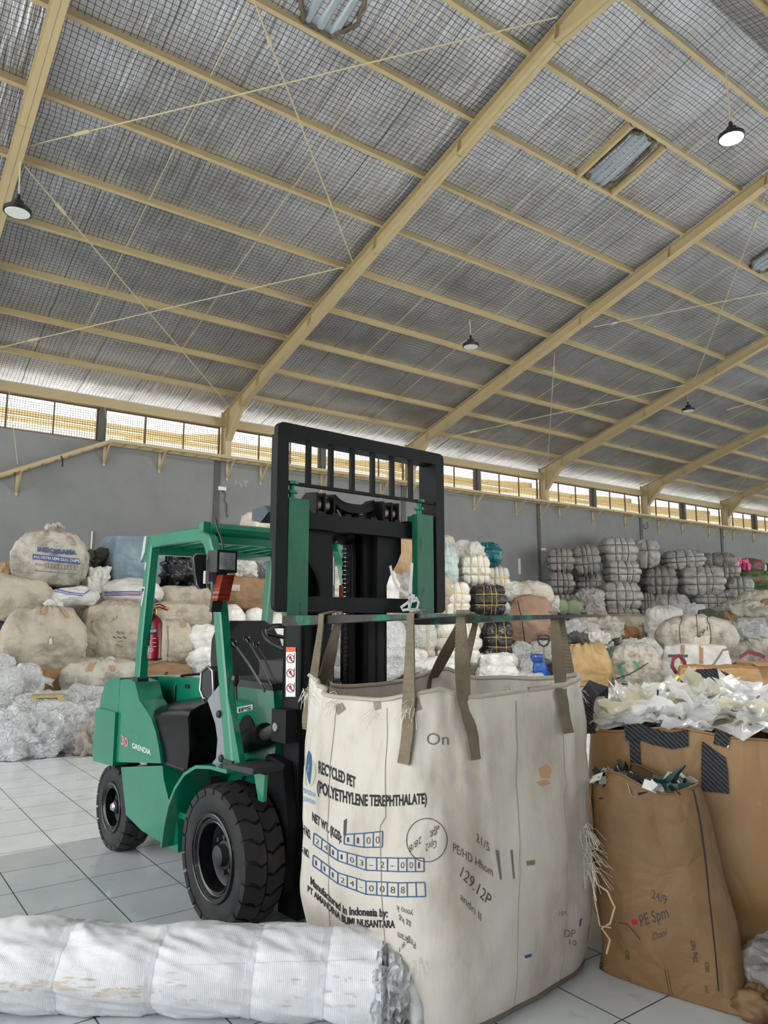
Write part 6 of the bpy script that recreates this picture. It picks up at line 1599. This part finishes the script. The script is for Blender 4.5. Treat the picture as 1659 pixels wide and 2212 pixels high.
# ---- the grey fibre bales
GG = 'grey fibre bales stacked in the corner'
gb = lambda lab, bb, Y, m=M_gbale, yaw=.15, straps=((-.45, .05, .55), (-.35, .4)), **k: bag('fibre_bale', lab, 'bale', bb, Y, m, yaw, straps=straps, sm=M_bstrap, group=GG, n=36, rd=.6, **k)
gb('dull grey bale next to the wall box, top of the leftmost stack', (1179, 1184, 1240, 1238), 16.3, M_gbale2)
gb('dull grey bale next to the wall box, second from the top', (1181, 1234, 1243, 1288), 16.2, M_gbale2)
gb('dull grey bale next to the wall box, bottom of the leftmost stack', (1184, 1282, 1250, 1328), 16.1, M_gbale2)
gb('dull grey bale in the second stack from the wall box, top', (1233, 1178, 1300, 1244), 16.2, M_gbale2, roll=-.08)
gb('dull grey bale in the second stack from the wall box, lower', (1240, 1234, 1302, 1294), 16.6, M_gbale2)
gb('shiny grey bale topmost of the tall third stack', (1286, 1160, 1380, 1222), 16.2, yaw=.3)
gb('shiny grey bale second from the top of the tall third stack', (1295, 1210, 1388, 1264), 16.0, yaw=.3)
gb('shiny grey bale third from the top of the tall third stack', (1282, 1256, 1392, 1322), 15.8, yaw=.3)
gb('shiny grey bale at the foot of the tall third stack', (1288, 1312, 1388, 1350), 15.7, yaw=.3)
gb('fluffy grey bale behind the right of the tall stack\'s top', (1364, 1164, 1424, 1228), 16.4, straps=((0,), (.2,)), ridged=.03)
gb('dull grey bale right of the tall stack, upper', (1384, 1224, 1464, 1290), 16.3, M_gbale2)
gb('dull grey bale right of the tall stack, lower', (1378, 1280, 1416, 1336), 16.2, M_gbale2)
gb('grey bale under the upper dull bale, above the ruffled sack', (1404, 1282, 1490, 1324), 15.9, straps=((-.3, .4), ()))
gb('grey bale on top at the column right of the tall stack', (1426, 1188, 1524, 1234), 16.2, roll=-.05)
gb('big shiny grey bale in the middle of the right-hand bales', (1458, 1220, 1568, 1292), 15.7, yaw=.2)
gb('flat grey bale under the big shiny bale', (1486, 1274, 1592, 1322), 15.5, yaw=.2)
gb('low grey bale on top behind the big shiny bale', (1500, 1194, 1590, 1228), 16.5, M_gbale2, straps=((-.3, .4), ()))
gb('grey bale below the rearmost low bale at the right', (1544, 1204, 1600, 1262), 16.1)
gb('grey bale right of the big shiny bale beside the flowered bundle', (1566, 1246, 1630, 1304), 15.6, straps=((-.3, .3), (.1,)))
bag('fibre_tangle', 'tangle of grey fibre at the foot of the tall stack, beside the green pillows', 'fibre', (1248, 1280, 1302, 1350), 15.2, M_gbale, ridged=.12, amp=.08, freq=3.2, n=36)
# flowered bundles at the right edge
M_flor = mat('green_floral_film', (110, 124, 80), .3, 0, (60, 110, 60), 3.5, .48, .6, .4, 8, third=(176, 72, 96), tscale=2.4, tlo=.56, thi=.62)
bag('flowered_bundle', 'film bundle printed with green leaves at the right edge', 'bundle', (1594, 1232, 1664, 1270), 15.8, M_flor)
bag('flowered_bundle', 'pink and green flowered bundle on top at the right edge', 'bundle', (1586, 1206, 1652, 1246), 16.2, mat('pink_floral_film', (170, 92, 104), .4, 0, (86, 110, 92), 3, .45, .6, .3, 8))
bag('flowered_bundle', 'dark red and green flowered bundle cut by the right edge', 'bundle', (1640, 1216, 1690, 1268), 16.2, mat('red_floral_film', (120, 50, 50), .4, 0, (60, 110, 60), 4, .45, .55))
bag('flowered_bundle', 'mottled green bundle under the leafy one at the right edge', 'bundle', (1622, 1262, 1680, 1296), 15.5, M_flor)
p = at(1606, 1220, 1, 15.9); fl_ = thing('artificial_flower', 'bright pink artificial flowers lying on the flowered bundle', 'flower', p, 0)
rnd = random.Random(5)
for i in range(9):
    bm = B(); c = Vector((rnd.uniform(-.4, .4), rnd.uniform(-.15, .15), rnd.uniform(-.12, .16)))
    for k in range(9):
        a = 2*PI*k/9; d = Vector((math.cos(a), -.5, math.sin(a))).normalized(); s = Vector((0, 1, 0)).cross(d).normalized()*.06
        ribbon(bm, [c, c+d*.08+Vector((0, -.02, .01)), c+d*.15], s, .006)
    obj('blossom', bm, mat('pink_petal', (226, 76, 132), .5), fl_, smooth=0)
# ---- front of the right pile
b = bag('lying_sack', 'long dirty beige sack lying at the foot of the tall grey stack', 'sack', (1286, 1328, 1412, 1388), 13.8, M_beige, rd=.4, n=36)
stripe(b, [(1380, 1352), (1402, 1354)], 2, mat('rust_mark', (110, 84, 66), .8), 'rust_mark'); stripe(b, [(1388, 1346), (1390, 1380)], 2, mat('rust_mark', (110, 84, 66), .8), 'rust_mark')
bag('green_pillow', 'pale green pillow wrapped in film near the fork tip, left one', 'pillow', (1194, 1296, 1228, 1330), 14.3, M_sage, rd=.7); bag('green_pillow', 'pale green pillow near the fork tip, right one', 'pillow', (1220, 1296, 1256, 1330), 14.2, M_sage, rd=.7, roll=.1)
bag('white_bundle', 'ruffled white bundle left of the green pillows', 'bundle', (1172, 1290, 1204, 1340), 14.4, M_wht, ridged=.08, freq=3)
bag('grey_roll', 'grey rolled sack under the fibre tangle at the fork tip', 'roll', (1226, 1330, 1284, 1368), 14.0, M_beige, rd=.8)
for i, (bb, m_, lab) in enumerate([((1190, 1344, 1258, 1394), M_clear, 'film scraps behind the right hand loop of the bulk bag'), ((1230, 1350, 1302, 1400), M_cement, 'crumpled grey paper right of the last loop'), ((1258, 1342, 1340, 1384), M_cement, 'crumpled grey sheets under the lying beige sack'), ((1256, 1374, 1316, 1408), M_wht, 'white crumpled paper above the tan bulk sack')]):
    bag('crumpled_sheet', lab, 'sheets', bb, 13.2-.25*i, m_, ridged=.12, amp=.08, freq=3, n=36)
bag('brown_paper', 'crumpled brown paper heap above the teal sack', 'paper', (1292, 1356, 1376, 1404), 12.8, M_tanb if False else mat('brown_paper', (150, 108, 68), .75, 0, (120, 82, 50), 3, bump=.5, bscale=8, crease=.9, cscale=3.5), ridged=.12, amp=.08, freq=2.6, n=36)
b = bag('tan_bulk_sack', 'tan bulk sack gathered at the top, standing on the floor behind the printed bag', 'bulk bag', (1220, 1386, 1319, 1493), 11.4, mat('tan_bulk_cloth', (178, 148, 100), .6, 0, (156, 126, 80), 2.4, bump=.4, bscale=9, crease=.4, cscale=2.5), rd=.4, bulge=.16, tuft=.045, n=36, top=.15)
for p in ([(1232, 1400), (1244, 1398), (1240, 1412), (1230, 1412)], [(1288, 1398), (1296, 1400), (1300, 1414), (1290, 1410)]): patch(b, p, M_brstrap, 'loop_patch')
bag('scrap_bundle', 'dark mixed scraps on top of the tan bulk sack', 'bundle', (1222, 1376, 1262, 1402), 11.6, M_dgrey, ridged=.12, freq=4)
bag('teal_sack', 'dull teal sack between the tan bulk sack and the sack with green handles', 'sack', (1312, 1392, 1356, 1450), 11.6, M_teal2, rd=.7, amp=.05)
b = bag('green_handled_sack', 'grey white sack with green handles standing on the floor', 'sack', (1316, 1388, 1428, 1494), 11.1, M_grim, rd=.55, tuft=.03, ridged=.03, n=36, roll=.05, top=.2)
bpy.context.view_layer.update()
for px in ([(1337, 1442), (1342, 1434), (1350, 1430)], [(1368, 1428), (1376, 1436), (1382, 1446)], [(1338, 1440), (1344, 1452), (1348, 1466)]): stripe(b, px, 6, mat('green_handle', (70, 140, 108), .6), 'green_handle')
stripe(b, [(1320, 1470), (1360, 1456), (1400, 1432)], 2, M_pen, 'seam')
bag('white_bundle', 'white film bulging from the sack with green handles', 'bundle', (1346, 1384, 1420, 1424), 11.3, M_clear, ridged=.08)
bag('film_bag', 'grey film bag squeezed between the green handled sack and the loop printed sack', 'plastic bag', (1410, 1426, 1446, 1500), 10.9, M_haze, ridged=.06)
bag('ruffled_sack', 'open sack of white ruffled film under the grey bales', 'sack', (1396, 1312, 1476, 1396), 12.6, M_wht, tuft=.06, ridged=.04, n=36, top=-.1)
bag('white_bundle', 'white ruffled film right of the open ruffled sack', 'bundle', (1462, 1306, 1520, 1346), 12.9, M_clear, ridged=.1)
b = bag('bulk_sack', 'white printed bulk sack with brown straps under the tied grey sack', 'bulk bag', (1432, 1386, 1574, 1506), 10.9, M_wht, rd=.3, bulge=.06, n=36, dep=.8)
for x in (1474, 1514): patch(b, [(x-4, 1394), (x+5, 1394), (x+5, 1434), (x-4, 1434)], M_brstrap, 'strap_patch')
patch(b, [(1443, 1414), (1486, 1414), (1486, 1420), (1443, 1420)], mat('navy_print', (66, 80, 124), .7), 'printed_band'); btext(b, 'SAND', (1444, 1466), (1454, 1466), 6); stripe(b, [(1444, 1472), (1453, 1472)], 2, M_pen, 'small_print'); stripe(b, [(1445, 1479), (1453, 1480)], 2, M_pen, 'small_print'); btext(b, 'esia', (1476, 1444), (1486, 1444), 4)
b = bag('tied_grey_sack', 'big grey sack tied with cord, lying across the white printed bulk sack', 'sack', (1422, 1326, 1584, 1412), 10.9, M_grim, rd=.6, n=36, sag=.15, dep=.5, straps=((-.45, .05, .5), ()), sm=M_bstrap, depth=.05)
patch(b, [(1500, 1376), (1534, 1372), (1528, 1410), (1496, 1402)], M_cream, 'sewn_flap'); bpy.context.view_layer.update(); ptext('K91', (1506, 1382), (1528, 1362), 10, 10, bvh_of([b.children[0]]), M_pen, b, 'handwriting', 0, off=.015)
bag('dark_bundle', 'dark crumpled strip on top of the tied grey sack', 'bundle', (1510, 1322, 1560, 1346), 11.1, M_dgrey, ridged=.08)
bag('cement_sack', 'folded grey paper sack right of the tied grey sack, lower one', 'paper sack', (1572, 1334, 1650, 1366), 12.2, M_cement, rd=.3, n=36)
CS_ = bpy.context.scene.collection.objects[-1]
for i in range(6): stripe(CS_, [(1584+6*i, 1342+.3*i), (1588+6*i, 1342.3+.3*i)], 2.5, M_pen, 'small_print'); stripe(CS_, [(1584+6*i, 1348+.3*i), (1588+6*i, 1348.3+.3*i)], 2.5, M_pen, 'small_print')
bag('cement_sack', 'crumpled grey paper sack leaning on the lower paper sack', 'paper sack', (1560, 1306, 1652, 1344), 12.5, M_cement, ridged=.12, amp=.08, freq=2.6, n=36)
bag('scrap_bundle', 'small brown scraps between the grey paper sacks and the dark strip', 'bundle', (1544, 1326, 1588, 1360), 12.4, M_brnb, ridged=.1)
bag('beige_bundle', 'beige sack cut by the right edge above the open sack of film', 'bundle', (1640, 1322, 1700, 1376), 12.6, M_beige)
bag('tan_bundle', 'tan bundle at the right edge above the beige sack', 'bundle', (1644, 1292, 1700, 1326), 12.8, M_tanb)
bag('pale_sack', 'pale sack on the slope below the flowered bundles', 'sack', (1600, 1276, 1690, 1320), 13.6, M_cream, ridged=.04)
b = bag('open_sack', 'open grey sack of clear ruffled film near the right edge', 'sack', (1572, 1356, 1658, 1436), 11.2, M_grim, rd=.3, n=36, bulge=.04)
bag('film_ruffle', 'clear ruffled film heaped in the open grey sack', 'plastic film', (1570, 1346, 1652, 1388), 11.2, M_clear, ridged=.12, amp=.08, freq=3.2, n=36)
bag('blue_sack', 'blue tarpaulin sack cut by the right frame edge', 'sack', (1640, 1364, 1690, 1450), 11.0, mat('blue_tarp', (58, 86, 130), .6))
# cartons and red-handled bag behind the offcuts
def carton(name, lab, px, py, Y, w, d, h, yaw, m=M_card):
    p = at(px, py, 1, Y); t = thing(name, lab, 'carton', (p[0], p[1], max(0.0, p[2])), -YAW+yaw)
    bm = B(); box(bm, (-w/2, -d/2, 0), (w/2, -d/2+.012, h)); box(bm, (-w/2, d/2-.012, 0), (w/2, d/2, h)); box(bm, (-w/2, -d/2, 0), (-w/2+.012, d/2, h)); box(bm, (w/2-.012, -d/2, 0), (w/2, d/2, h)); box(bm, (-w/2, -d/2, 0), (w/2, d/2, .012)); obj('box', bm, m, t, smooth=0)
    for s in (-1, 1):
        bm = B(); hull8(bm, [(-w/2, s*d/2, h), (w/2, s*d/2, h), (w/2, s*(d/2+.16), h-.05), (-w/2, s*(d/2+.16), h-.05)], [(-w/2, s*d/2, h+.01), (w/2, s*d/2, h+.01), (w/2, s*(d/2+.16), h-.04), (-w/2, s*(d/2+.16), h-.04)]); obj('flap', bm, m, t, smooth=0)
    return t
carton('carton', 'open brown carton behind the white offcuts at the right edge', 1650, 1500, 8.2, .8, .6, .62, .1)
b = bag('brown_bag', 'low brown bag with red webbing handles behind the heaped offcuts', 'bag', (1466, 1436, 1640, 1520), 8.6, M_brn, rd=.25, n=36, bulge=.03)
bpy.context.view_layer.update(); inv2 = b.matrix_world.inverted()
M_redw = mat('dark_red_webbing', (124, 46, 54), .8, wave=('X', 70, .4), bump=.1)
def freeband(pix, Y, w, m, name, lab=None, parent=None):
    pts = [Vector(at(x, y, 1, Y)) for x, y in pix]; side = []
    for i in range(len(pts)):
        t_ = pts[min(i+1, len(pts)-1)]-pts[max(i-1, 0)]; side.append(t_.cross(Vector(FWD)).normalized()*w/2)
    bm = B(); ribbon(bm, pts, side, .008)
    if parent is not None:
        bpy.context.view_layer.update(); iv = parent.matrix_world.inverted()
        for v in bm.verts: v.co = iv @ v.co
    o = obj(name, bm, m, parent, smooth=60)
    if lab: tag(o, lab, 'webbing')
    return o
freeband([(1552, 1458), (1580, 1452), (1610, 1448), (1626, 1452)], 8.2, .09, M_redw, 'red_handle', None, b)
freeband([(1598, 1420), (1616, 1408), (1640, 1414), (1652, 1420)], 9.0, .09, M_redw, 'red_handle', None, b)
freeband([(1462, 1455), (1452, 1440), (1454, 1424), (1466, 1416), (1478, 1428), (1482, 1450)], 9.2, .08, M_redw, 'red_loop', 'dark red webbing loop standing up left of the rear black loop')
freeband([(1538, 1440), (1552, 1420), (1562, 1404), (1582, 1402), (1600, 1406)], 9.4, .05, mat('grey_webbing', (128, 122, 110), .8), 'grey_webbing', 'grey webbing loop arching behind the brown bag with red handles')
freeband([(1448, 1506), (1454, 1484), (1460, 1466), (1466, 1460)], 8.6, .05, mat('yellow_ribbon', (208, 196, 70), .6), 'yellow_ribbon', 'yellow ribbon left of the rear black loop')
bag('floor_scrap', 'yellowish film scrap on the floor behind the heaped offcuts', 'plastic film', (1372, 1496, 1396, 1506), 9.4, M_yel, ridged=.03)
# ---- the back rows that carry the sacks and bales on top
rbk = random.Random(21)
def wbag(name, label, cat, x, y, z0, w, d, h, m, group, n=16):
    NB[0] += 1
    f, V, F = bagshape(n, (w/2, d/2, h/2), .45, .10, .04, 2.0, NB[0]*13)
    V[:, 2] = np.maximum(V[:, 2]+h/2, .006-z0)
    me = bpy.data.meshes.new(name); me.from_pydata([tuple(p) for p in V], [], F)
    return tag(link(name, me, m, None, 180, (x, y, z0), (0, 0, rbk.uniform(-.12, .12))), label, cat, group)
for r in range(3):
    x = 1.9+.5*(r % 2)
    while x < (14.3 if r < 2 else 12.8):
        if not (r == 2 and x < 3.2):
            wbag('beige_sack', 'beige sack of the back row, nearly hidden behind the pile at the left', 'sack', x, 14.1+rbk.uniform(-.1, .1), r*.86, 1.3, .95, .95, M_beige, 'back row sacks behind the left pile')
        x += 1.22
for r in range(2):
    x = 19.8+.5*r
    while x < 31.5:
        wbag('fibre_bale', 'grey bale of the back row, nearly hidden under the stacked fibre bales', 'bale', x, 16.2+rbk.uniform(-.1, .1), r*.78, 1.3, .9, .85, M_gbale2, 'back row bales under the fibre bales')
        x += 1.25
x = 15.4
while x < 22:
    wbag('beige_sack', 'beige sack of the middle row, nearly hidden by the sacks at the right', 'sack', x, 12.9+rbk.uniform(-.1, .1), 0, 1.35, 1.0, .80, M_beige, 'middle row sacks at the right')
    x += 1.3

p = at(563, 1184, 1, 13.95)
wbag('white_sack', 'white sack under the yellowish beige bundle, behind the cab roof', 'sack', p[0], 13.95, 2.5, 1.0, .8, p[2]-2.5+.35, M_wht, None)
# ================================================================ LIGHT AND CAMERA
w = bpy.data.worlds.new('overcast_sky'); SC.world = w; w.use_nodes = True
bg = w.node_tree.nodes['Background']; bg.inputs['Color'].default_value = (.93, .97, 1.0, 1); bg.inputs['Strength'].default_value = 1.6
ld = bpy.data.lights.new('lamp_light', 'AREA'); ld.shape = 'DISK'; ld.size = .3; ld.energy = 420; ld.color = (1, .97, .92)
sl = bpy.data.lights.new('yard_fill_sun', 'SUN'); sl.energy = 3.0; sl.angle = .03; sl.color = (1, .95, .86)  # added to brighten the yard and window view; the sky is overcast
so = bpy.data.objects.new('yard_fill_sun', sl); COL.objects.link(so); so.rotation_euler = Vector((-.15, -.42, 1)).to_track_quat('Z', 'Y').to_euler()
lo = bpy.data.objects.new('lamp_light', ld); COL.objects.link(lo); lo.location = (LP[0], LP[1], LP[2]-.06)

cd = bpy.data.cameras.new('camera'); co_ = bpy.data.objects.new('camera', cd); COL.objects.link(co_)
cd.sensor_fit = 'VERTICAL'; cd.sensor_height = 36.0; cd.lens = FPX*36/2212; cd.clip_start = .05; cd.clip_end = 500
R3 = Matrix((RGT, UPV, -FWD)).transposed()
co_.matrix_world = Matrix.Translation(Vector(CAM)) @ R3.to_4x4()
SC.camera = co_
vs = SC.view_settings; vs.view_transform = 'Standard'; vs.look = 'None'; vs.gamma = 1; vs.use_curve_mapping = False; vs.exposure = 1.3
SC.cycles.use_denoising = True
SC.cycles.max_bounces = 8; SC.cycles.diffuse_bounces = 5; SC.cycles.glossy_bounces = 4; SC.cycles.transparent_max_bounces = 16
SC.cycles.sample_clamp_indirect = 8.0; SC.cycles.caustics_reflective = False; SC.cycles.caustics_refractive = False
